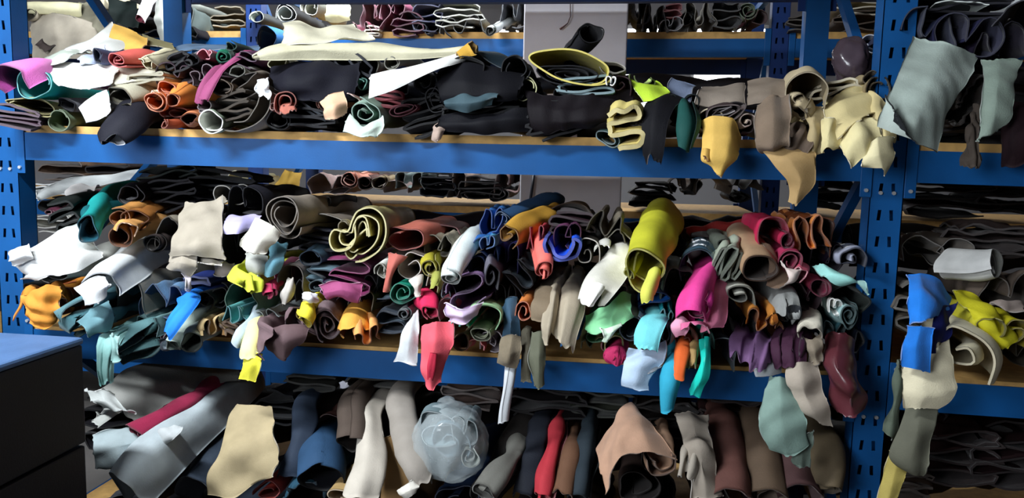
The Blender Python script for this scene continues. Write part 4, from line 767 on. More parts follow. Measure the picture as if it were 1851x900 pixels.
# --- ochre, coral, royal blue
I('long ochre leather roll lying over the top of the pile', '#c5943a', [(912,428,-.1),(950,404,.0),(1000,386,.2)], [24,24,20], 'hook', '#7a541c', sx=.9, sz=.8, rot=-20, L=.2)
I('navy blue leather roll behind the long ochre roll', '#2c4a6e', [(905,398,.05),(950,380,.15),(1000,366,.35)], [16,18,18], sp(1.5,.5), sx=1.1, sz=.9, L=.15)
I('brown leather hide lying behind the ochre roll', '#5c4a3a', [(1030,388,.1)], 36, 'arch', '#3a2c22', sx=1., sz=.5, cat=HD)
I('coral leather hide rolled in stepped pleats', '#ea7268', [(984,512,-.18),(986,486,-.15),(980,452,-.06),(976,430,.05)], [20,26,24,22], sp(2.4,.2,250), '#b84440', sx=.85, sz=.85, slant=.05)
I('crimson leather folds above the coral pleats', '#c84652', [(968,432,-.08)], 24, 'W', '#8a2430', sx=.75, sz=1.1, cat=HD)
I('royal blue leather hide folded in a thick u', '#2354d8', [(1016,452,-.16),(1020,440,-.04)], [33,30], 'U', '#1a3cb0', sx=.95, sz=.75, cat=HD, w=.004, th=.009)
I('plum leather knot inside the royal blue fold', '#7a4068', [(1026,428,-.12)], 24, 'M', '#4c2440', sx=.95, sz=.8, cat=HD)
I('dark brown plum hide folded above the plum knot', '#3c2830', [(1034,406,-.03)], 44, ('zz',4), sx=.9, sz=.45, rot=-4, cat=HD)
I('black leather curls with pale lining beside the royal blue fold', '#3a3634', [(1060,462,-.1)], 24, 'hook', '#b0a89c', sx=.85, sz=1.2, cat=HD)
I('grey brown leather hide folded in upright pleats', '#7a7264', [(1102,408,-.05)], 32, 'W', '#4c463c', sx=1.0, sz=.85, rot=-14, cat=HD)
I('small white leather tab under the grey brown pleats', '#dcdad0', [(1088,452,-.1),(1090,440,-.04)], [11,11], 'arc', rot=20, L=.1, cat=HD)
I('taupe grey leather hide bunched under the grey brown pleats', '#8a8274', [(1118,440,-.03)], 30, 'arch', sz=.8, cat=HD)
I('ivory leather hide hanging in a broad tongue', '#dcd9ce', [(1056,548,-.2),(1076,520,-.18),(1100,482,-.1),(1124,448,.0)], [26,33,34,28], 'arc', '#a8a498', sz=1.8, rot=14, cat=HD, rag=.02)
I('ivory leather folded end of the broad tongue', '#eceae2', [(1056,552,-.22),(1070,532,-.215),(1082,516,-.2)], [24,22,15], 'arch', sx=1.0, sz=.4, rot=14, ext=False, cat=HD)
I('big lime yellow leather roll with a gaping mouth', '#cbca3a', [(1164,490,-.22),(1184,440,.0),(1202,400,.32)], [46,47,44], sp(1.45,.5,290), '#a09a2a', sx=.92, sz=1.0, th=.005, rag=.04, w=.004)
I('lime yellow leather curl on the left of the big lime roll', '#c4c236', [(1134,500,-.18),(1150,470,-.1)], [13,14], sp(1.5,.4,120), '#8a8420', L=.2)
I('lime yellow leather tongue hanging from the gaping mouth', '#dcdc62', [(1172,546,-.21),(1172,528,-.22),(1184,500,-.18)], [11,12,15], 'arch', '#a09a2c', sx=.9, L=.05, cat=ST)
I('taupe leather hide hanging in a long rounded tongue', '#aca08c', [(1004,632,-.18),(1010,596,-.2),(1018,552,-.14),(1022,522,.0)], [30,38,40,36], 'pleat', '#8a7e6a', sx=.95, sz=.8, cat=HD, rag=.025)
I('brown leather flap left of the taupe tongue', '#7f705c', [(972,582,-.14),(980,556,-.13),(990,532,-.03)], [16,24,24], 'arch', '#d0c8b8', sx=.85, sz=.5, cat=HD)
H('olive grey leather strip hanging far below the beam', '#646656', [[(962,600,-.14),(976,596,-.15),(992,600,-.14)],[(958,640,-.18),(974,640,-.2),(988,640,-.18)],[(962,672,-.19),(974,674,-.2),(986,672,-.19)],[(966,696,-.18),(974,702,-.18),(984,698,-.18)]], cat=ST)
H('dark olive leather strip hanging beside the grey brown scrap', '#4e4a3e', [[(940,596,-.1),(952,590,-.11),(964,594,-.1)],[(940,640,-.15),(952,640,-.16),(964,640,-.15)],[(944,690,-.15),(954,692,-.16),(962,686,-.15)]], cat=ST)
H('grey brown suede scrap hanging over the beam', '#7d7260', [[(908,610,-.14),(926,604,-.16),(942,608,-.14)],[(900,638,-.18),(920,640,-.2),(942,634,-.17)],[(896,656,-.18),(916,668,-.19),(936,664,-.17)]], fin='s', w=.007, rag=.016)
I('narrow white leather strap hanging lowest below the beam', '#c8ccd0', [(908,768,-.17),(911,735,-.18),(917,700,-.18),(922,664,-.15)], [8,11,11,10], sp(1.6,.5,90), '#8a8e92', ext=False, cat=ST)
H('denim blue leather corner beside the taupe tongue', '#2f6090', [[(1034,570,-.04),(1046,562,-.04),(1056,566,-.04)],[(1026,600,-.1),(1042,598,-.11),(1054,594,-.1)],[(1012,628,-.11),(1030,620,-.12),(1046,612,-.11)]])
H('mint green leather hide folded in a big wave', '#92dca4', [[(1058,572,-.08),(1078,560,-.06),(1104,552,-.1),(1124,530,-.06),(1140,536,-.04)],[(1056,592,-.17),(1080,578,-.13),(1104,572,-.19),(1126,552,-.13),(1142,556,-.15)],[(1060,606,-.16),(1084,602,-.2),(1108,596,-.2),(1130,584,-.19),(1142,574,-.14)]], w=.006, ci='#5a9c70')
I('dark mint leather loop under the mint green hide', '#6cb482', [(1090,598,-.12)], 34, 'S', '#3c7450', sz=.5, rot=16, cat=HD)
H('pale mint leather tip hanging from the mint hide', '#def4de', [[(1086,598,-.2),(1104,590,-.22),(1126,578,-.2)],[(1092,604,-.22),(1108,600,-.23),(1126,590,-.21)],[(1088,616,-.21),(1096,618,-.22),(1104,608,-.21)]])
I('dark brown leather hide beside the ivory tongue', '#5c3c34', [(1112,536,-.08)], 22, 'arch', sx=.7, sz=1.2, rot=-24, cat=HD)
I('olive leather scrap with frayed points on the board', '#787a50', [(1072,630,-.14)], 26, 'W', '#4c4c30', sx=1.0, sz=.6, cat=HD, w=.008, rag=.03)
I('small maroon leather roll on the board', '#8c2846', [(1096,626,-.1)], 13, sp(1.4,.5))
I('olive yellow leather roll over the crimson roll', '#aeaa58', [(1110,622,-.15)], 18, 'arch', '#6a6830', sz=.9)
I('crimson leather roll hanging over the beam under the olive roll', '#b42e5c', [(1114,650,-.17),(1116,634,-.13)], [18,20], sp(1.4,.5,250), '#7a1c3c', sz=.8)
# --- cyan, pink
I('light cyan leather flap hanging square before the pale blue ring', '#7edee6', [(1162,634,-.22),(1168,604,-.22),(1178,574,-.18),(1184,562,-.05)], [25,27,27,22], 'arc', '#4ca8b4', sz=1.2, cat=HD, rag=.006, rot=6)
I('royal blue leather folds under the big lime roll', '#1c60b2', [(1184,548,-.08)], 30, 'S', '#0e3468', sx=1.0, sz=.75, cat=HD, w=.007)
I('dark turquoise leather scrap beside the pink hide', '#1f98a4', [(1206,572,-.12)], 14, 'M', sz=1.1, cat=HD)
I('pale blue leather ring left of the cyan flap', '#b0c6d6', [(1142,592,-.15)], 24, sp(1.5,.6,60), '#4c5c6c', sx=1.0, sz=1.1)
I('grey blue leather curl right of the cyan flap', '#93a5b6', [(1203,608,-.17)], 19, sp(1.8,.3,60), '#3c4656', sx=.8, sz=1.2)
H('pale sky blue leather hide hanging over the lower beam', '#bcd2ea', [[(1136,628,-.15),(1168,630,-.18),(1204,612,-.16)],[(1126,656,-.2),(1158,660,-.22),(1202,646,-.18)],[(1122,684,-.21),(1150,690,-.22),(1174,684,-.2)],[(1122,696,-.2),(1148,702,-.21),(1172,706,-.2)]], w=.005)
H('grey underside fold of the sky blue hide', '#8a9098', [[(1156,668,-.19),(1176,656,-.2),(1198,648,-.18)],[(1160,684,-.2),(1178,676,-.21),(1194,664,-.19)]])
I('cyan blue leather strap hanging below the sky blue hide', '#36a8c8', [(1206,746,-.19),(1208,716,-.2),(1214,680,-.2),(1222,650,-.12)], [11,16,16,16], sp(1.5,.5,250), '#1a5c78', cat=ST, back=.3)
I('orange leather tube hanging between the blue straps', '#e66a34', [(1224,686,-.21),(1228,664,-.21),(1234,630,-.15),(1236,612,.0)], [13,14,16,16], sp(1.2,.7,250), '#8a2e12', sz=.95)
I('rust leather hide wrapped round the orange tube', '#a44c32', [(1238,622,-.14)], 24, 'hook', '#6a2a1a', sx=.9, sz=1.3, cat=HD)
I('tan leather strip beside the turquoise ribbon', '#a88a5a', [(1252,668,-.18),(1252,640,-.17),(1254,616,-.04)], [10,12,12], 'arch', sx=.8, cat=ST)
H('turquoise leather ribbon hanging below the beam', '#22d8c6', [[(1262,610,-.13),(1274,604,-.14),(1286,608,-.13)],[(1262,652,-.19),(1274,648,-.21),(1284,650,-.19)],[(1252,686,-.2),(1266,688,-.22),(1280,684,-.2)],[(1240,708,-.19),(1252,718,-.2),(1264,722,-.19)]], w=.003, cat=ST)
I('dark green leather loop above the turquoise ribbon', '#1c8c7c', [(1280,616,-.13)], 17, 'arch', '#0c4c44', sx=.7, sz=1.2, cat=HD)
I('hot pink leather hide rolled with a ruffled core', '#ee4a9e', [(1252,580,-.22),(1258,550,-.19),(1270,520,-.1),(1280,494,.05)], [36,40,36,30], sp(1.7,.45,265), '#b41c70', sx=.9, sz=1.0, lob=.12, cat=HD, w=.006, nu=64, rag=.03)
I('hot pink leather curl inside the hot pink hide', '#e0409a', [(1260,556,-.22),(1266,530,-.12)], [19,22], sp(1.8,.3,60), '#a01860', sx=1.1, sz=.9)
H('pink leather hide hanging right of the hot pink roll', '#e584a4', [[(1284,508,-.08),(1300,506,-.07),(1318,516,-.06)],[(1282,546,-.16),(1300,550,-.17),(1316,552,-.13)],[(1270,582,-.19),(1296,580,-.19),(1312,580,-.16)],[(1266,604,-.19),(1286,594,-.19),(1308,592,-.16)]], w=.006)
H('pale pink leather corner under the hot pink roll', '#f4a8c4', [[(1220,574,-.18),(1232,572,-.2),(1246,584,-.2)],[(1216,590,-.2),(1230,592,-.22),(1244,598,-.21)],[(1222,612,-.19),(1230,604,-.2),(1240,604,-.2)]])
I('rose pink leather lip below the hot pink roll', '#ec78a6', [(1262,598,-.23),(1258,584,-.215)], [30,26], 'arc', sz=1.2, rot=-16, ext=False, cat=HD)
I('dark blue bundle wrapped in clear plastic above the hot pink roll', '#3f5868', [(1264,482,-.06),(1270,462,.1)], [34,30], 'arch', '#2c404c', sx=.95, sz=.8, fin='p', cat='plastic bundle', name='wrapped_bundle', w=.009)
I('grey green leather hide left of the hot pink roll', '#78887e', [(1226,518,-.04)], 30, 'arch', '#4c5a52', sx=.8, sz=1.2, rot=-16, cat=HD, w=.007)
# --- right end
I('sage grey leather hide wound in many loose turns', '#adb6a4', [(1316,478,-.12),(1322,456,.05)], [28,28], ('zz',6), '#5c6456', sx=.95, sz=.9, rot=70, cat=HD)
I('white grey leather ruffles below the sage grey turns', '#c8c8bc', [(1338,534,-.13)], 25, 'hook', '#5c5c52', sx=1.1, sz=.9, cat=HD)
I('dark sage leather curl above the sage grey turns', '#5a6056', [(1312,446,-.02)], 18, sp(1.7,.3), '#2a2e28')
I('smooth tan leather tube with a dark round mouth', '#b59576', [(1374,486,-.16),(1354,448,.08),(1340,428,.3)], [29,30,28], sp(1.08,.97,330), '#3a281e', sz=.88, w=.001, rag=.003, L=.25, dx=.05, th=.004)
H('brown leather hide under the tan tube with a pale cut edge', '#715c4c', [[(1376,432,-.02),(1400,450,-.04),(1416,480,-.06)],[(1390,470,-.1),(1410,488,-.12),(1432,502,-.12)],[(1384,518,-.13),(1402,524,-.14),(1424,514,-.13)]], w=.003)
I('crimson leather hide folded at the top of the crimson bunch', '#d42c5a', [(1402,420,-.06)], 30, 'arch', '#8e1838', sx=.85, sz=.85, cat=HD, w=.006)
I('crimson leather tube ring in the middle of the crimson bunch', '#b82c50', [(1424,434,-.1)], 13, sp(1.5,.5,90), '#6a1430', sx=.8, sz=1.2)
I('raspberry leather scroll at the foot of the crimson bunch', '#b4365e', [(1432,474,-.13)], 25, sp(2.2,.3,250), '#80203e', sx=.95, sz=1.05)
H('white lined red leather flap below the raspberry scroll', '#e6d4cc', [[(1408,470,-.12),(1414,478,-.13),(1420,486,-.12)],[(1426,500,-.15),(1434,496,-.15),(1448,484,-.13)],[(1416,522,-.14),(1432,512,-.14),(1454,492,-.12)]])
I('orange suede hide crumpled at the top of the right end', '#d47e2c', [(1470,422,-.06)], 34, 'W', '#8a4812', sx=.85, sz=.95, rot=12, cat=HD, fin='s', w=.008)
I('rust leather sheet wrapped round the orange suede hide', '#8c4a24', [(1476,424,-.02)], 38, 'arch', '#5a2c14', sx=.95, sz=1.0, rot=-10, cat=HD)
I('brick red leather roll lying along the back of the pile', '#ac3e3c', [(1236,428,.3),(1300,414,.42),(1368,406,.5)], [15,14,13], sp(1.4,.5), L=.02)
I('dark brown hide behind the brick red roll', '#3a2826', [(1280,440,.2)], 40, ('zz',3), sz=.35, cat=HD)
H('mint blue leather hide stretched towards the rack post', '#9fdcd4', [[(1466,478,-.1),(1486,474,-.1),(1500,486,-.1)],[(1482,500,-.14),(1506,494,-.15),(1526,500,-.13)],[(1508,512,-.14),(1536,506,-.16),(1560,512,-.14)],[(1546,514,-.12),(1564,516,-.14),(1574,534,-.13)]], w=.006)
I('silvery plastic wrapped bundle beside the rack post', '#b4b8cc', [(1538,470,-.06)], 24, 'hook', '#3c3e4c', sx=1.1, sz=.9, rot=20, fin='p', cat='plastic bundle', name='wrapped_bundle', w=.008)
I('dark plum hide above the mint blue hide', '#30223a', [(1496,468,.0)], 34, 'M', sz=.8, cat=HD)
I('dark green grey hide under the mint blue hide', '#4d5852', [(1536,544,-.1)], 34, 'arch', '#2c3430', sx=.95, sz=.7, rot=-8, cat=HD)
I('grey aqua leather scroll above the rack connector', '#a0c0c0', [(1536,574,-.14)], 23, sp(2.3,.25,60), '#3c5658', sx=.9, sz=1.1)
I('small white leather scrap beside the grey aqua scroll', '#e6e6e0', [(1512,556,-.13)], 11, 'M', sx=.8, sz=1.1, cat=HD)
I('small raspberry leather tube under the mint blue hide', '#b84462', [(1484,522,-.12)], 14, sp(1.4,.6,60), '#6c1c36', sx=1.1)
I('dark maroon hide under the crimson bunch', '#4c2434', [(1458,536,-.05)], 34, 'M', sz=.9, cat=HD)
I('grey leather hide ruffled beside the ivory tongue', '#8f908e', [(1428,572,-.15),(1420,548,-.08)], [28,28], 'arch', '#34363a', sx=.85, sz=.9, rot=-24, cat=HD)
I('grey leather loop inside the grey ruffle', '#7c7e7c', [(1424,570,-.14)], 15, sp(1.6,.4,60), '#26282a', sx=.8, sz=1.3)
I('orange brown leather hide pleated under the white grey ruffles', '#b67634', [(1378,584,-.16),(1378,566,-.08)], [32,30], 'W', '#7a4418', sx=1.0, sz=.65, cat=HD, w=.006)
I('ivory leather hide rolled like a tongue beside the dark maroon hide', '#e4dcca', [(1466,606,-.18),(1466,590,-.15),(1462,572,-.02)], [21,22,20], 'arch', '#8e8474', sx=.9, sz=.7, cat=HD)
H('taupe leather tail under the ivory tongue', '#8a7e6e', [[(1452,608,-.14),(1468,614,-.16),(1486,606,-.14)],[(1460,630,-.16),(1472,634,-.18),(1486,628,-.16)],[(1470,656,-.16),(1476,660,-.17),(1482,652,-.16)]])
I('mauve leather hide hanging in a deep fold over the beam', '#75567d', [(1350,668,-.17),(1352,646,-.18),(1358,616,-.12),(1364,600,.0)], [28,34,38,34], 'pleat', '#5c4064', sx=1.0, sz=1.0, cat=HD, rag=.03, w=.006)
H('pale grey leather edge under the mauve hide', '#b8bcc0', [[(1364,654,-.12),(1386,648,-.13),(1412,640,-.12)],[(1364,668,-.14),(1388,664,-.15),(1414,656,-.13)],[(1366,680,-.13),(1390,678,-.14),(1412,674,-.13)]])
I('dark teal leather hide left of the mauve fold', '#3a4a54', [(1306,640,-.1)], 26, 'arch', sx=.9, sz=1.3, cat=HD)
I('dark maroon hide piled behind the mauve fold', '#2e1c26', [(1330,600,-.02)], 40, 'M', sz=.9, cat=HD)
I('plum leather hide hanging beside the ivory tongue', '#43263a', [(1424,668,-.16),(1424,640,-.17),(1426,610,-.12),(1428,590,.0)], [26,30,32,28], 'pleat', '#34182c', sx=.95, sz=.9, cat=HD)
H('taupe grey leather hide hanging low under the plum hide', '#b0a496', [[(1418,660,-.16),(1446,650,-.18),(1478,652,-.16)],[(1420,696,-.19),(1452,700,-.21),(1488,700,-.18)],[(1434,724,-.19),(1466,738,-.21),(1498,736,-.18)],[(1462,752,-.18),(1486,772,-.19),(1508,774,-.18)]], w=.006, ci='#8a7e70')
H('sage green leather hide hanging lowest at the right end', '#86a096', [[(1392,680,-.15),(1410,676,-.17),(1426,684,-.15)],[(1376,728,-.19),(1412,732,-.21),(1450,736,-.19)],[(1368,768,-.2),(1414,774,-.22),(1464,774,-.2)],[(1390,812,-.19),(1424,828,-.2),(1466,808,-.19)]], w=.006)
H('grey green leather tail under the sage green hide', '#66746a', [[(1440,778,-.17),(1454,780,-.18),(1470,772,-.17)],[(1436,810,-.17),(1452,816,-.18),(1468,806,-.17)],[(1430,836,-.16),(1446,846,-.17),(1460,842,-.16)]])
H('maroon bundle in thin plastic hanging at the rack post', '#5c2b32', [[(1494,606,-.08),(1520,598,-.12),(1546,612,-.08)],[(1488,656,-.14),(1512,660,-.21),(1552,664,-.14)],[(1496,704,-.15),(1536,700,-.23),(1568,712,-.15)],[(1512,740,-.14),(1542,754,-.19),(1562,738,-.14)]], fin='g', cat='plastic bundle', name='wrapped_bundle', w=.007, lam=.08)
I('dark teal scraps at the foot of the rack post', '#24444c', [(1512,600,-.08)], 22, 'W', sz=.8, cat=HD, w=.008)
I('dark blue hide above the maroon bundle', '#22283a', [(1540,620,-.06)], 24, 'M', sz=.9, cat=HD)
I('coral pink leather lip of the raspberry scroll', '#d86078', [(1444,500,-.14),(1450,486,-.08)], [14,14], 'arch', rot=-30, L=.15, cat=HD)
# ================================================================ bottom shelf of the main bay
GROUP = 'long rolls on the bottom shelf'
H('wide grey suede hide leaning out of the bottom shelf', '#93938f', [[(168,712,-.1),(240,660,.05),(330,640,.2),(420,640,.3)],[(210,736,-.12),(270,690,.0),(350,672,.12),(430,668,.2)],[(240,766,-.12),(310,730,.0),(380,700,.1),(440,692,.16)]], fin='s')
H('pale grey leather edge curled at the left of the grey suede hide', '#c6cac8', [[(158,706,-.16),(180,706,-.18),(208,712,-.16)],[(164,724,-.2),(192,726,-.21),(222,736,-.18)],[(188,734,-.18),(216,744,-.2),(244,752,-.16)]])
I('pale grey leather tail beneath the curled grey edge', '#b2b4b0', [(166,766,-.18),(190,748,-.16),(230,724,.0)], [14,15,14], 'arc', L=.2, cat=ST)
I('long dark crimson leather roll lying between the grey rolls', '#9a2c4c', [(240,786,-.2),(310,744,-.08),(372,706,.08),(432,664,.3)], [20,17,15,12], sp(1.5,.4), sx=1.1, sz=.75, L=.1, fin='s')
H('pale blue grey hide under the dark crimson roll', '#aab8bc', [[(168,786,-.2),(210,776,-.18),(262,772,-.12)],[(168,816,-.24),(216,806,-.23),(274,794,-.16)],[(172,846,-.22),(214,848,-.22),(240,836,-.18)]], w=.006)
I('big pale grey leather roll slanting out beside the dark cabinet', '#bfcacf', [(226,890,-.3),(268,838,-.22),(340,774,-.05),(430,706,.2)], [42,46,38,26], 'arch', '#8c969a', sx=.9, sz=1.1, rot=10, L=.15, w=.006)
H('cracked paper like flap on the big pale grey roll', '#c9ced0', [[(276,792,-.19),(290,776,-.19),(308,766,-.17)],[(290,806,-.22),(312,790,-.22),(334,776,-.18)]], w=.006)
I('dark blue grey hide under the big pale grey roll', '#3c4654', [(350,892,-.12),(402,812,.06)], [34,30], 'arch', rot=20, cat=HD)
H('creased beige hide hanging open on the bottom shelf', '#b9a885', [[(424,730,-.05),(456,728,-.08),(492,732,-.08)],[(404,780,-.14),(446,786,-.17),(500,778,-.14)],[(384,840,-.2),(436,850,-.22),(508,816,-.18)],[(366,900,-.22),(420,900,-.24),(498,862,-.2)]], w=.016, lam=.13)
I('navy leather drape between the beige hide and the open navy roll', '#2e3848', [(520,868,-.14),(534,820,-.12),(552,760,-.02),(556,720,.1)], [20,22,24,22], 'arch', '#1a2028', sx=.9, sz=.5, cat=HD)
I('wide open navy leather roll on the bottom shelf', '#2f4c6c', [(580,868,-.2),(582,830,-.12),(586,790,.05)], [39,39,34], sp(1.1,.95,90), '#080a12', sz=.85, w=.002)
I('dark teal hide below the open navy roll', '#2c5064', [(548,898,-.2),(560,870,-.1)], [36,34], 'arch', sz=.6, cat=HD)
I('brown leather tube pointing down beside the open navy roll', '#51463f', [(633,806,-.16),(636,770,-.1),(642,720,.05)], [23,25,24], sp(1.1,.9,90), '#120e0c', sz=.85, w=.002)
I('brown hide above the open navy roll', '#4a2e2a', [(596,772,.0)], 30, 'arch', sz=.7, cat=HD)
I('long stone grey leather tongue left of its darker twin', '#bdb5a9', [(654,905,-.26),(664,850,-.22),(672,780,-.1),(674,734,.03)], [34,31,25,22], 'arch', '#7c756a', sx=.9, sz=.5, cat=HD)
I('long grey brown leather tongue beside the plastic bag', '#918a82', [(768,880,-.22),(752,840,-.2),(732,770,-.1),(728,708,.08)], [22,27,28,27], 'arch', '#64605a', sx=.9, sz=.5, cat=HD)
H('white leather curl at the foot of the grey brown tongue', '#ddd8ce', [[(718,886,-.24),(738,872,-.25),(756,868,-.23)],[(722,896,-.25),(742,886,-.26),(760,880,-.24)],[(730,904,-.24),(746,896,-.25),(756,892,-.24)]])
H('tan hide hanging behind the two grey tongues', '#a9865a', [[(690,790,-.06),(712,786,-.06),(734,792,-.06)],[(688,850,-.1),(712,850,-.11),(738,852,-.1)],[(684,906,-.12),(710,908,-.13),(740,904,-.12)]])
I('tan roll lying at the foot of the open navy roll', '#b89a68', [(620,898,-.22)], 38, sp(1.4,.5), sz=.5, L=.4)
I('small bright red leather roll at the foot of the beige hide', '#c24a40', [(482,892,-.18)], 26, sp(1.5,.4), '#8a2c26', sx=1.1, sz=.8, L=.4)
I('black rolls behind the beige hide', '#25262e', [(500,740,.1)], 40, ('zz',4), sx=1.0, sz=.7, cat=HD)
I('dark grey leather roll lying under the lower beam', '#3a3a36', [(560,690,.12)], 50, ('zz',3), sz=.4, cat=HD)
H('tiny pale scrap under the lower beam', '#aaaab4', [[(612,690,-.02),(620,688,-.02),(628,694,-.02)],[(614,702,-.03),(622,702,-.03),(630,696,-.03)]])
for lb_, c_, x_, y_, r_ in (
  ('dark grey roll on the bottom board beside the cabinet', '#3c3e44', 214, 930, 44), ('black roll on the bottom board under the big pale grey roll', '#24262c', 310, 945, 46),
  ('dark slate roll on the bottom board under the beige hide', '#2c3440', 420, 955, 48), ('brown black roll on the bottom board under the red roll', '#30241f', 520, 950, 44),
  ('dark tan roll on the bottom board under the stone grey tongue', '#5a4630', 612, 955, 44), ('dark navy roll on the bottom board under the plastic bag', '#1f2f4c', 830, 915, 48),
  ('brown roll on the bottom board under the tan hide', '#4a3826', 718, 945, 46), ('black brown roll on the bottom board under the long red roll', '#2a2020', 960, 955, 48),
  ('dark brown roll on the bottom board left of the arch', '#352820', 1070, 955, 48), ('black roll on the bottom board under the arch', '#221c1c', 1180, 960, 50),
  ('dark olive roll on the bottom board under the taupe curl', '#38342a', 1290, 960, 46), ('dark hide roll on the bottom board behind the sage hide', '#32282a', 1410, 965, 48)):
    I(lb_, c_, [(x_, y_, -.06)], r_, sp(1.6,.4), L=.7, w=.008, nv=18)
I('black hide heaped in the corner behind the cabinet', '#26242a', [(196,770,.08)], 56, ('zz',4), sz=.9, cat=HD)  # dark filler added for the shaded gap by the cabinet
# clear plastic bag with grey leather inside
def film(name, color, alpha):
    m = bpy.data.materials.new(name); m.use_nodes = True; b = m.node_tree.nodes['Principled BSDF']
    b.inputs['Base Color'].default_value = (*color, 1); b.inputs['Roughness'].default_value = 0.12; b.inputs['Alpha'].default_value = alpha
    tc = m.node_tree.nodes.new('ShaderNodeTexCoord'); n = m.node_tree.nodes.new('ShaderNodeTexNoise'); n.inputs['Scale'].default_value = 11; n.inputs['Detail'].default_value = 4
    bp = m.node_tree.nodes.new('ShaderNodeBump'); bp.inputs['Strength'].default_value = 0.35; bp.inputs['Distance'].default_value = 0.02
    m.node_tree.links.new(tc.outputs['Object'], n.inputs['Vector']); m.node_tree.links.new(n.outputs['Fac'], bp.inputs['Height']); m.node_tree.links.new(bp.outputs[0], b.inputs['Normal'])
    return m
def blob(name, centre, rad, seed, n=40, amp=0.12):
    rng = random.Random(seed); c = P(*centre); R = np.array(rad)*depth(c)/F_PX
    th = np.linspace(0, math.pi, n//2)[:, None]; ph = np.linspace(0, 2*math.pi, n, endpoint=False)[None]
    d = np.stack([np.sin(th)*np.cos(ph), np.sin(th)*np.sin(ph), np.cos(th)*np.ones_like(ph)], -1)
    k = 1+wrinkle(d, amp*0.4, 1.6, rng)+wrinkle(d, amp*0.22, 0.5, rng)
    v = (d*R*k[..., None]).reshape(-1, 3); m_ = n//2
    f = [(i*n+j, (i+1)*n+j, (i+1)*n+(j+1) % n, i*n+(j+1) % n) for i in range(m_-1) for j in range(n)]
    mb = MB().poly(v, f); return mb, c
mb, c = blob('plastic_bag', (815, 800, -.14), (66, 58, 72), 5, 56, .10)
bag = empty('plastic_bag', c); tag(bag, 'large clear plastic bag bulging with blue grey hides', 'plastic bag', GROUP)
mb.build('bag_film', film('clear_film', (0.75, 0.85, 0.88), 0.30), bag, 0, True)
nk, _ = blob('neck', (812, 735, -.06), (22, 20, 22), 9, 24)
o = nk.build('tied_neck', film('clear_film', (0.75, 0.85, 0.88), 0.35), bag, 0, True); o.location = P(808, 738, -.06)-c
for q, (x_, y_, r_, c_, s_) in enumerate(((806, 806, 40, '#5f7f8e', 'hook'), (846, 826, 20, '#8c938c', sp(1.6,.3,60)), (790, 776, 34, '#77898e', 'S'), (838, 782, 26, '#6f7f82', 'M'))):
    I(None, c_, [(x_, y_, -.2)], r_, s_, L=.14, w=.008, nv=14, parent=bag, name='packed_hide')
# --- dark right half
for i_, (lb_, c_, pts_, r_) in enumerate((
  ('dark brown black roll right of the plastic bag', '#2e2a28', [(874,905,-.16),(912,840,-.04),(950,760,.12)], [28,28,26]),
  ('grey leather roll end at the foot of the dark brown black roll', '#6b6a64', [(872,895,-.28),(900,860,-.22),(930,820,-.1)], [26,25,20]),
  ('black blue roll left of the long red roll', '#262a34', [(944,905,-.22),(962,840,-.12),(978,770,.05)], [20,20,18]),
  ('long red leather roll slanting out of the dark', '#b0343e', [(982,905,-.24),(992,850,-.18),(1006,790,-.04)], [22,21,18]),
  ('brown roll right of the long red roll', '#6a4c3a', [(1016,905,-.24),(1024,860,-.16),(1032,810,-.04)], [20,20,18]),
  ('slate black roll left of the tan arch', '#2a333a', [(1046,905,-.22),(1056,850,-.14),(1066,780,.02)], [24,24,22]),
  ('dark brown hide roll right of the taupe curl', '#5e3e38', [(1322,905,-.2),(1318,850,-.1),(1306,770,.05)], [38,38,34]),
  ('grey brown roll behind the sage green hide', '#5a4a3c', [(1392,905,-.16),(1384,850,-.08),(1372,780,.05)], [40,40,36]),
  ('plum brown roll beneath the maroon bundle', '#4a3434', [(1450,905,-.14),(1440,860,-.06),(1430,800,.05)], [34,34,30]),
  ('brown roll beside the foot of the rack post', '#5c503e', [(1500,890,-.12),(1500,840,-.06),(1494,790,.05)], [30,32,28]))):
    I(lb_, c_, pts_, r_, sp(1.6,.4) if i_ % 2 else 'arch', sx=.95, sz=.8, L=.3, cat='leather roll', w=.006)
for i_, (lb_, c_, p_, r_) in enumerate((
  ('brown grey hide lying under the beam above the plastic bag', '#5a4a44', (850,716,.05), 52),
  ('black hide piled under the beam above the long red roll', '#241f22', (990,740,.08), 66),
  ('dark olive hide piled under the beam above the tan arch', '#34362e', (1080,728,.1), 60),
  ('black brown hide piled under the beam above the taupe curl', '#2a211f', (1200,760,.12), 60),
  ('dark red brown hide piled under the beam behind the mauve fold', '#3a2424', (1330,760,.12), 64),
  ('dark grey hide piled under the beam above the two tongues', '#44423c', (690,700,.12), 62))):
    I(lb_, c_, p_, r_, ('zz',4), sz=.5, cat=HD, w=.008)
H('tan suede hide arched over a black hollow', '#b8927a', [[(1076,812,-.1),(1110,746,-.06),(1140,724,.0),(1164,760,-.04)],[(1086,850,-.2),(1118,790,-.18),(1160,776,-.16),(1196,790,-.12)],[(1092,900,-.24),(1120,826,-.24),(1178,816,-.22),(1228,836,-.16)]], fin='s', w=.006)
I('tan suede lip curled inside the arch', '#a8866e', [(1204,842,-.2),(1190,820,-.12)], [30,28], 'U', '#6a5040', sx=1.0, sz=.7, rot=14, L=.3, cat=HD)
I('black brown roll inside the tan arch', '#2e201c', [(1150,880,-.1)], 44, sp(1.5,.4), sz=.8, L=.5)
H('taupe leather hide hanging in a curl right of the tan arch', '#968c80', [[(1220,750,-.02),(1246,740,-.03),(1272,752,-.02)],[(1234,800,-.12),(1262,800,-.15),(1284,800,-.12)],[(1246,842,-.18),(1272,850,-.2),(1296,846,-.16)],[(1256,900,-.18),(1276,905,-.2),(1300,900,-.16)]], w=.01, lam=.09)
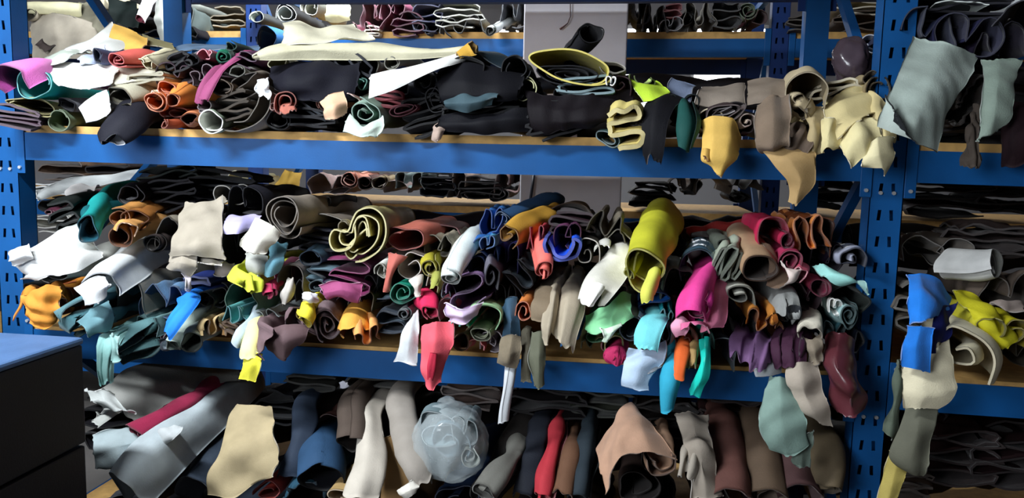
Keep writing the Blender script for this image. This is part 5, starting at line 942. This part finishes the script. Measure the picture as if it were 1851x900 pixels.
I('grey taupe leather tail beside the taupe curl', '#a59c90', [(1238,866,-.2),(1246,830,-.18),(1256,800,-.08)], [14,18,16], 'W', sz=.6, L=.2, cat=HD)
# ================================================================ right bay
GROUP = 'hides in the right bay'
H('large pale sage felt hide hanging off the top shelf of the right bay', '#a3b0a8', [[(1652,66,-.02),(1704,80,-.06),(1772,102,-.02)],[(1622,130,-.14),(1682,150,-.18),(1748,156,-.12)],[(1600,186,-.2),(1660,214,-.24),(1716,214,-.16)],[(1588,226,-.22),(1640,250,-.25),(1690,282,-.18)]], ci='#3c4040', fin='s', w=.005)
H('pale sage felt corner turned up at the hem', '#b2bdb6', [[(1606,172,-.22),(1614,190,-.25),(1622,214,-.27)],[(1594,204,-.24),(1620,220,-.27),(1642,240,-.28)],[(1584,230,-.23),(1616,242,-.26),(1652,252,-.27)]], ci='#26282a', fin='s', w=.003)
H('narrow sage felt hide hanging right of the large felt hide', '#8c9c90', [[(1772,104,-.04),(1806,104,-.06),(1848,108,-.04)],[(1778,150,-.12),(1806,156,-.14),(1840,150,-.1)],[(1772,214,-.15),(1798,212,-.16),(1826,206,-.13)],[(1766,258,-.14),(1782,248,-.15),(1812,226,-.13)]], fin='s')
H('dark glittery leather strip hanging beside the narrow felt hide', '#5a5048', [[(1760,186,-.06),(1768,188,-.07),(1776,192,-.06)],[(1744,240,-.11),(1754,244,-.12),(1768,246,-.11)],[(1734,300,-.11),(1752,304,-.12),(1772,306,-.11)]], cat=ST, w=.008, lam=.04)
for i_, (lb_, c_, p_, r_, sz_, rot_) in enumerate((
  ('dark navy hide crumpled beside the rack post on the top shelf', '#2a2f48', (1690,44,-.03), 50, .7, -20),
  ('navy hide folded in waves above the large felt hide', '#272844', (1752,66,-.04), 56, .62, -14),
  ('purple black hide bunched above the narrow felt hide', '#241c34', (1812,80,-.03), 48, .75, 10),
  ('dark blue hide lying highest on the top shelf of the right bay', '#1e1c30', (1740,20,.02), 80, .3, 2))):
    I(lb_, c_, p_, r_, ('W','M','W',('zz',4))[i_], sz=sz_, rot=rot_, cat=HD, w=.012)
I('pale rimmed hide lying on the navy heap', '#b0bab4', (1745,2,.0), 44, 'arc', sz=.8, cat=HD)
I('white leather roll lying at the right of the navy heap', '#cfd4d8', [(1838,28,-.1),(1880,10,.1)], [34,36], 'arch', '#3c3c44', sx=.9, sz=.9, rot=-20)
I('black maroon hide heaped on the top shelf behind the felt hides', '#26181e', [(1790,190,.05)], 84, ('zz',5), sz=.9, cat=HD, w=.01)
I('dark brown furry hide between the felt hides', '#3c322c', [(1740,180,-.04)], 40, 'M', sx=.8, sz=1.3, rot=-20, cat=HD, fin='s', w=.012, lam=.05)
I('maroon black hide hanging at the edge of the narrow felt hide', '#2c1a20', [(1836,300,-.08),(1836,250,-.1),(1832,200,.0)], [20,24,26], 'arch', sz=.6, cat=HD)
mb, c = blob('wrapped_bundle', (1540, 112, .22), (36, 32, 42), 21, 44, .16)
o = mb.build('wrapped_bundle', mat('shiny_dark_film', hexl('#453a42'), 0.22, 0, 0.2, 9, 0.3, 60, 0.6), None, 0, True); o.location = c
tag(o, 'dark bundle wrapped in shiny plastic behind the rack post', 'plastic bundle', GROUP)
I('grey blue roll above the shiny plastic bundle', '#9aa2b4', [(1582,76,.35)], 20, sp(1.4,.5), sz=.9, L=.3)
# mid shelf of the right bay
H('bright blue suede hide hanging over the cream loop', '#2c86ec', [[(1640,502,-.12),(1664,490,-.12),(1692,506,-.08),(1722,540,-.04)],[(1642,546,-.2),(1664,544,-.22),(1690,548,-.2),(1718,560,-.12)],[(1644,588,-.22),(1660,586,-.24),(1676,578,-.23),(1694,568,-.18)]], fin='s')
H('bright blue suede lower fold of the blue hide', '#2a7cdc', [[(1646,590,-.22),(1664,588,-.25),(1684,592,-.24)],[(1632,626,-.24),(1656,626,-.27),(1682,626,-.25)],[(1630,664,-.24),(1654,668,-.26),(1682,676,-.24)]], fin='s', w=.003)
H('dark navy underside of the blue hide', '#1c2260', [[(1690,560,-.16),(1708,552,-.14),(1722,548,-.1)],[(1684,600,-.22),(1700,596,-.2),(1716,588,-.15)],[(1680,640,-.22),(1692,640,-.21),(1702,620,-.17)]])
H('cream felt hide hanging in front of the right bay beam', '#eee4c4', [[(1636,600,-.15),(1672,640,-.18),(1716,600,-.16)],[(1630,660,-.2),(1670,676,-.23),(1730,668,-.21)],[(1631,702,-.21),(1672,714,-.24),(1738,702,-.22)],[(1634,738,-.2),(1662,742,-.22),(1696,744,-.21)]], fin='s', ci='#8a7c5c')
I('thick cream felt hide rolled in an open loop', '#efe5c2', [(1734,640,-.2),(1740,622,-.05)], [52,48], 'hook', '#b0a482', sx=.95, sz=.95, fin='s', cat=HD, th=.006)
H('yellow leather hide lying right of the cream loop', '#cdc52a', [[(1716,528,-.04),(1750,530,-.02),(1790,556,.0)],[(1744,552,-.1),(1776,560,-.1),(1812,574,-.06)],[(1776,592,-.12),(1800,594,-.14),(1826,592,-.1)],[(1808,630,-.11),(1822,626,-.12),(1840,616,-.1)]], w=.01)
I('yellow leather loop at the right of the yellow hide', '#c8be24', [(1838,606,-.13)], 30, 'hook', '#8a7c14', sx=1, sz=.9, cat=HD, w=.006)
I('yellow leather curl in the middle of the yellow hide', '#d4cc3c', [(1800,588,-.15)], 22, 'arch', '#7c7410', sz=.8, rot=-25, cat=HD)
I('white leather roll lying sideways on the right bay pile', '#bcbcba', [(1806,476,-.06),(1770,482,-.02),(1716,480,.08)], [28,32,32], sp(2.0,.45,200), '#85857f', rot=0, ext=False, w=.003)
for i_, (lb_, c_, p_, r_, sz_) in enumerate((
  ('brown grey hide heaped behind the white roll', '#6f665c', (1700,452,.1), 60, .4),
  ('dark brown hide lying highest in the right bay', '#4e4240', (1800,436,.2), 80, .35),
  ('brown hide lying under the white roll', '#61554c', (1830,528,-.02), 60, .55),
  ('grey brown hide beside the rack post', '#645c52', (1654,560,-.02), 34, 1.2),
  ('dark olive hide on the board under the yellow hide', '#5e523c', (1846,640,-.02), 40, .6))):
    I(lb_, c_, p_, r_, ('zz',4) if i_ % 2 else 'M', sz=sz_, cat=HD, w=.01)
H('pale grey ruffled leather edge under the white roll', '#9c8e86', [[(1788,546,-.06),(1816,548,-.08),(1850,540,-.06)],[(1786,558,-.09),(1818,564,-.1),(1850,562,-.08)]], w=.008)
H('olive grey hide hanging below the cream hide', '#6a6a5c', [[(1640,716,-.16),(1664,722,-.18),(1696,728,-.16)],[(1624,770,-.18),(1660,776,-.2),(1688,776,-.18)],[(1608,822,-.18),(1646,832,-.2),(1674,836,-.18)],[(1640,848,-.17),(1656,860,-.18),(1668,862,-.17)]], w=.008)
H('dull green hide hanging beside the rack post foot', '#5c6658', [[(1622,640,-.12),(1630,650,-.13),(1636,668,-.12)],[(1610,710,-.15),(1622,720,-.16),(1634,730,-.15)],[(1594,780,-.16),(1606,790,-.17),(1616,800,-.16)]], cat=ST)
H('yellow tan hide tip hanging lowest in the right bay', '#b3a258', [[(1608,812,-.14),(1624,826,-.16),(1640,846,-.15)],[(1594,864,-.16),(1614,872,-.18),(1636,866,-.17)],[(1580,920,-.16),(1600,920,-.18),(1616,912,-.17)]])
for i_, (lb_, c_, p_, r_) in enumerate((
  ('dark maroon hide heaped on the bottom shelf of the right bay', '#36201f', (1740,830,.05), 80),
  ('black maroon hide heaped at the right of the bottom shelf', '#2c1a1c', (1840,840,.05), 70),
  ('brown hide under the yellow tan tip', '#4a3a30', (1650,880,.0), 40),
  ('dark brown hide lying under the right bay beam', '#2e1e1e', (1800,780,.2), 90))):
    I(lb_, c_, p_, r_, ('zz',5), sz=.6, cat=HD, w=.012)

# ================================================================ rear rows: dark rolls added to block bright background behind the gaps
GROUP = 'long dark rolls along the rear of the shelves'
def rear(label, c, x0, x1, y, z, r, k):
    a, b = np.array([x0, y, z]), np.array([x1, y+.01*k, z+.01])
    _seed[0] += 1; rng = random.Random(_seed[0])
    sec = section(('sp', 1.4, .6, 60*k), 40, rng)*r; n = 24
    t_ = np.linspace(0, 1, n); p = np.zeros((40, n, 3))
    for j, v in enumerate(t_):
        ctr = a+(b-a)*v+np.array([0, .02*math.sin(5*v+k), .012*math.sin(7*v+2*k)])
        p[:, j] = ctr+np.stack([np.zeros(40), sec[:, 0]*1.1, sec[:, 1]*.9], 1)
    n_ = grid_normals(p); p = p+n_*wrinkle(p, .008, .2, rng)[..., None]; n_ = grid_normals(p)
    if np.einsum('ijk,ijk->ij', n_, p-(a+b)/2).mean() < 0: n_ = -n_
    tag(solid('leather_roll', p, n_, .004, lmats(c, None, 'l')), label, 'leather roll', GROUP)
_k = 0
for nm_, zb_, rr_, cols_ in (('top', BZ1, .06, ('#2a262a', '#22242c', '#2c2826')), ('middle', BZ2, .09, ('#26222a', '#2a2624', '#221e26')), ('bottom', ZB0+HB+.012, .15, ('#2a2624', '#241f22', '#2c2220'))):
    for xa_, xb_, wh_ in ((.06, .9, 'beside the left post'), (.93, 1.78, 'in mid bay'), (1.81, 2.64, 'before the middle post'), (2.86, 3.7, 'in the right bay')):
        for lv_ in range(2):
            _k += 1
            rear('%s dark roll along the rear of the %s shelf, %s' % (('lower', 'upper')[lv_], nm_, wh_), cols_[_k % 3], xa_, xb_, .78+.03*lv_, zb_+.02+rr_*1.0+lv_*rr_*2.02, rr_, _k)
# ================================================================ rear rack goods
GROUP = 'hides on the rear rack'
Y2 = 1.84
def B(lb, c, x, y, r, s=None, ci=None, Y=Y2, **k):
    k.setdefault('L', .5); return I(lb, c, (x, y, Y), r, s, ci, nv=14, nu=36, **k)
H('large cream grey hide hanging on the rear rack behind the left post', '#a89f90', [[(60,28,1.72),(100,24,1.68),(170,40,1.7)],[(58,70,1.66),(100,66,1.6),(180,72,1.66)],[(60,112,1.66),(100,110,1.6),(170,104,1.66)]], w=.02, lam=.3)
I('cream roll lying across the rear rack above the grey hide', '#e2dcb4', [(40,14,1.66),(90,16,1.68),(150,22,1.75)], [10,14,18], sp(1.4,.5), ext=False)
I('small pale grey tube in front of the hanging grey hide', '#a8a090', [(52,24,1.62)], 10, sp(1.2,.8,60), '#3c3830', L=.2, nv=14)
H('black brown hide lying below the grey hide on the rear rack', '#3a3230', [[(64,84,1.62),(96,62,1.68),(132,62,1.75)],[(80,94,1.58),(104,82,1.62),(136,80,1.7)]], w=.012)
H('grey hide spread on the rear rack behind the diagonal brace', '#8c8876', [[(118,6,1.74),(160,8,1.78),(210,18,1.8)],[(128,40,1.68),(166,44,1.7),(214,44,1.74)],[(140,72,1.66),(180,70,1.68),(220,62,1.72)]], w=.015)
I('cream tube with a ring end on the rear rack above the grey hide', '#d2c8aa', [(162,4,1.7),(210,6,1.8)], [10,13], sp(1.3,.75,250), '#8a8068', L=.2, nv=14)
H('dark teal black hide hanging on the rear rack by the white roll', '#26302e', [[(196,-4,1.74),(220,0,1.74),(250,4,1.74)],[(196,20,1.7),(222,26,1.7),(250,30,1.7)],[(200,40,1.7),(226,48,1.7),(252,52,1.7)]], w=.012)
I('white roll bound with dark rings on the rear rack', '#f2f0f4', [(252,38,1.55),(260,18,1.6),(274,-6,1.7)], [9,12,14], sp(1.5,.4,90), '#8a3a4c', L=.2, nv=18)
H('pale grey strip hanging on the rear rack beside the white roll', '#b4b6ae', [[(278,0,1.62),(288,-4,1.62),(300,2,1.62)],[(280,40,1.56),(292,38,1.55),(304,40,1.56)],[(290,80,1.56),(298,80,1.55),(306,78,1.56)]], cat=ST)
B('black hide folded behind the pale strip on the rear rack', '#1c1a20', 268, 58, 40, ('zz',4), Y=1.75, sz=1.0, cat=HD)
B('grey teal hide folded right of the pale strip on the rear rack', '#56605e', 322, 40, 28, 'M', Y=1.75, sz=1.0, cat=HD)
B('grey ring end roll on the rear rack beside the front rack post', '#a0a49c', 322, 2, 11, sp(1.3,.75,250))
B('black hide heaped behind the front rack rear post', '#26242a', 330, 72, 28, ('zz',3), Y=1.75, cat=HD)
B('brown paper hide stacked on the rear rack between the posts', '#8a7a58', 408, 30, 34, ('zz',3), Y=1.95, sz=.5, cat=HD)
# middle bay, upper shelf
B('dark grey roll with a pale ring end beside the rear rack post', '#3a3c3c', 462, 30, 13, sp(1.3,.7,200), '#9aa094')
B('black roll with a pale ring end above the cream hide', '#2c2c2e', 516, 24, 20, sp(2.0,.5,200), '#b8bcb4')
B('steel blue roll standing out beside the rear rack post', '#2f5f94', 478, 70, 24, sp(1.2,.85,200), '#1c3c64', Y=1.6, sx=.9, sz=1.05, dx=.1)
B('grey roll with a pale ring end beside the cream flap', '#6a6a60', 560, 12, 18, sp(1.6,.5,200), '#c0c0b4')
H('cream flap hanging on the rear rack above the cream hide', '#d6cea4', [[(590,4,1.72),(612,2,1.72),(632,6,1.72)],[(586,22,1.68),(612,20,1.66),(634,22,1.68)],[(584,38,1.68),(610,42,1.66),(634,36,1.68)]])
for i_, (lb_, c_, x_, y_, r_, sz_) in enumerate((
  ('wine red hide folded on the rear rack beside the cream flap', '#7a3c50', 676, 24, 26, 1.0),
  ('maroon hide bunched on the rear rack left of the grey folds', '#4a1c30', 736, 44, 26, .8),
  ('rose wine hide lying flat on the rear rack', '#8c5060', 652, 46, 22, .5),
  ('wine hide standing upright on the rear rack', '#84405a', 708, 14, 22, 1.0),
  ('grey folded hide on the rear rack above the dark heap', '#98988c', 828, 26, 44, .5),
  ('dark grey folded hide on the rear rack under the grey one', '#4a4a46', 838, 46, 44, .4),
  ('slate hide on the rear rack beside the white pillar', '#54585e', 930, 26, 28, .9),
  ('navy hide on the rear rack between maroon and grey', '#24284a', 772, 24, 26, 1.2),
  ('dark hide lying on the edge of the rear rack upper shelf', '#2a2c38', 780, 54, 34, .35))):
    B(lb_, c_, x_, y_, r_, ('M', ('zz',4), 'W')[i_ % 3], sz=sz_, cat=HD, w=.01)
B('white grey roll with green tape on the rear rack', '#c4c8c4', 884, 56, 12, sp(1.8,.3,60), '#5c605c', Y=1.72, dx=.1, dz=.16)
B('cream box like offcut on the rear rack board', '#c8b8a0', 672, 56, 14, ('zz',3), sz=.6, cat=HD)
for i_, (lb_, c_, x_, y_, r_, sz_) in enumerate((
  ('dark grey hide on the rear rack right of the pillar', '#3c3c3e', 1150, 24, 26, 1.0),
  ('grey hide hanging over the rear rack board right of the pillar', '#5c5a5a', 1185, 32, 24, 1.1),
  ('red scrap on the rear rack right of the pillar', '#a04048', 1216, 18, 16, .6),
  ('white grey scrap on the rear rack board', '#a8a6ac', 1212, 42, 18, .7),
  ('grey brown hide on the rear rack beside the red scrap', '#767064', 1266, 26, 30, .8),
  ('charcoal hide on the rear rack left of the celadon roll', '#4c4c4e', 1312, 26, 26, .9),
  ('maroon scrap on the rear rack under the celadon roll', '#5a3438', 1366, 30, 20, .6))):
    B(lb_, c_, x_, y_, r_, ('M', 'W', ('zz',3))[i_ % 3], sz=sz_, cat=HD, w=.01)
B('celadon roll with an open end on the rear rack', '#b8c8ac', 1352, 18, 17, sp(2.0,.3,30), '#6c7c64', sz=.9, rot=-15)
B('black mouthed roll on the rear rack beside the grey brown hide', '#2c2828', 1242, 32, 13, sp(1.3,.7,60), '#0c0a0a')
for i_, (lb_, c_, x_, y_, r_, sz_) in enumerate((
  ('cream hides lying on the rear rack behind the right post', '#d8cca8', 1560, 8, 46, .35),
  ('brown boxy hide under the cream hides on the rear rack', '#5c4630', 1560, 34, 44, .4),
  ('grey hide on the rear rack beside the diagonal brace', '#5a5048', 1446, 40, 24, .6))):
    B(lb_, c_, x_, y_, r_, ('zz',3), sz=sz_, cat=HD, w=.008)
# middle bay, lower shelf
H('mustard leather hide standing folded on the rear rack lower shelf', '#a8863a', [[(488,353,1.93),(500,330,1.96),(518,308,2.02)],[(508,355,1.89),(522,332,1.9),(532,312,1.97)],[(534,352,1.92),(542,330,1.95),(548,312,2.0)]])
for i_, (lb_, c_, x_, y_, r_, sz_, s_) in enumerate((
  ('grey mauve hide heaped beside the mustard hide', '#8a7470', 594, 334, 44, .45, 'M'),
  ('salmon leather roll on the rear rack lower shelf', '#c4806c', 628, 324, 18, .9, sp(1.9,.4,60)),
  ('black mouthed brown roll beside the salmon roll', '#50342e', 656, 328, 18, .9, sp(1.5,.4,60)),
  ('khaki tube on the rear rack lower shelf', '#7c6c50', 682, 330, 18, .8, sp(1.4,.6,60)),
  ('rose grey hide beside the khaki tube', '#8c7874', 712, 338, 24, .5, 'arch'),
  ('teal grey crumpled hide on the rear rack lower shelf', '#5c6a68', 740, 326, 26, .7, 'W'),
  ('navy black hide heaped on the rear rack lower shelf', '#20242e', 788, 332, 34, .6, ('zz',4)),
  ('beige strip standing on the rear rack lower shelf', '#a89080', 830, 322, 13, 1.3, 'arch'),
  ('black hides heaped beside the white pillar', '#241c1e', 868, 340, 40, .5, ('zz',4)),
  ('grey black loop on the edge of the rear rack lower shelf', '#3a3234', 900, 352, 22, .6, sp(1.7,.4,60)),
  ('dusty rose hide beside the white pillar', '#7c5c58', 918, 330, 26, .8, 'M'),
  ('dark brown scrap beside the beige strip', '#3c3230', 826, 352, 18, .5, 'W'),
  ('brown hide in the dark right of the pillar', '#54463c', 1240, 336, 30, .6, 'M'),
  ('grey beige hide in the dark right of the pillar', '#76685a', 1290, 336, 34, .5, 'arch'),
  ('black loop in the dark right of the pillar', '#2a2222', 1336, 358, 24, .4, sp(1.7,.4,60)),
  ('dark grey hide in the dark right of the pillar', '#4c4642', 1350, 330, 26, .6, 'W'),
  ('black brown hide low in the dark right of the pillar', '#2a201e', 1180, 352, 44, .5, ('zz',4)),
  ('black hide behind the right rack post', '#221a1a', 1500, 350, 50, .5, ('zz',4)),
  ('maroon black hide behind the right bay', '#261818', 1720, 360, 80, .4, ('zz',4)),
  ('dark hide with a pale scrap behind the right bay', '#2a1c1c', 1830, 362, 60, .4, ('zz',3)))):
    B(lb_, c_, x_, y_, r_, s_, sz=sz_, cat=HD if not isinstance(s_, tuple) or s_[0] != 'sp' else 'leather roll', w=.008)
# left bay, lower shelf
for i_, (lb_, c_, x_, y_, r_, sz_) in enumerate((
  ('brown hide folded like a box on the rear rack lower left', '#5e4a3c', 110, 306, 46, .45),
  ('black hide on the rear rack lower left', '#2c2426', 190, 306, 44, .4),
  ('white grey hide lying on the rear rack lower left', '#c8cccc', 90, 342, 40, .2),
  ('grey sheet stack low on the rear rack left', '#b0aea4', 90, 404, 40, .4))):
    B(lb_, c_, x_, y_, r_, ('zz',3), Y=1.8, sz=sz_, cat=HD, w=.006)
B('cream roll on the rear rack seen above the black hides', '#cfc89c', 424, 330, 24, sp(1.4,.6), Y=1.95, sz=1.0)

M_CREAMB = mat('cream_card', hexl('#e6dfb8'), 0.8, var=0.06); M_YELB = mat('yellow_card', hexl('#d8b848'), 0.8, var=0.08); M_TAPE = mat('green_tape', hexl('#3c9a6c'), 0.5, var=0.04)
for lb_, m_, xa_, xb_, yt_ in (('tall cream box on the rear rack bottom shelf seen above the white roll', M_CREAMB, 846, 868, 404), ('tall yellow box with a green rim on the rear rack bottom shelf', M_YELB, 704, 742, 405)):
    a_, b_ = P(xa_, yt_, 2.05), P(xb_, yt_, 2.05); z0_ = 0.2+.092+.036
    t_ = empty('tall_box', ((a_[0]+b_[0])/2, 2.15, z0_)); tag(t_, lb_, 'box', 'boxes on the rear rack bottom shelf')
    w_ = (b_[0]-a_[0])/2; h_ = a_[2]-z0_
    MB().box((-w_, -.1, 0), (w_, .1, h_-.012)).build('carton', m_, t_, .003)
    MB().box((-w_-.002, -.102, h_-.012), (w_+.002, .102, h_)).build('lid', M_TAPE if m_ is M_YELB else m_, t_, .002)
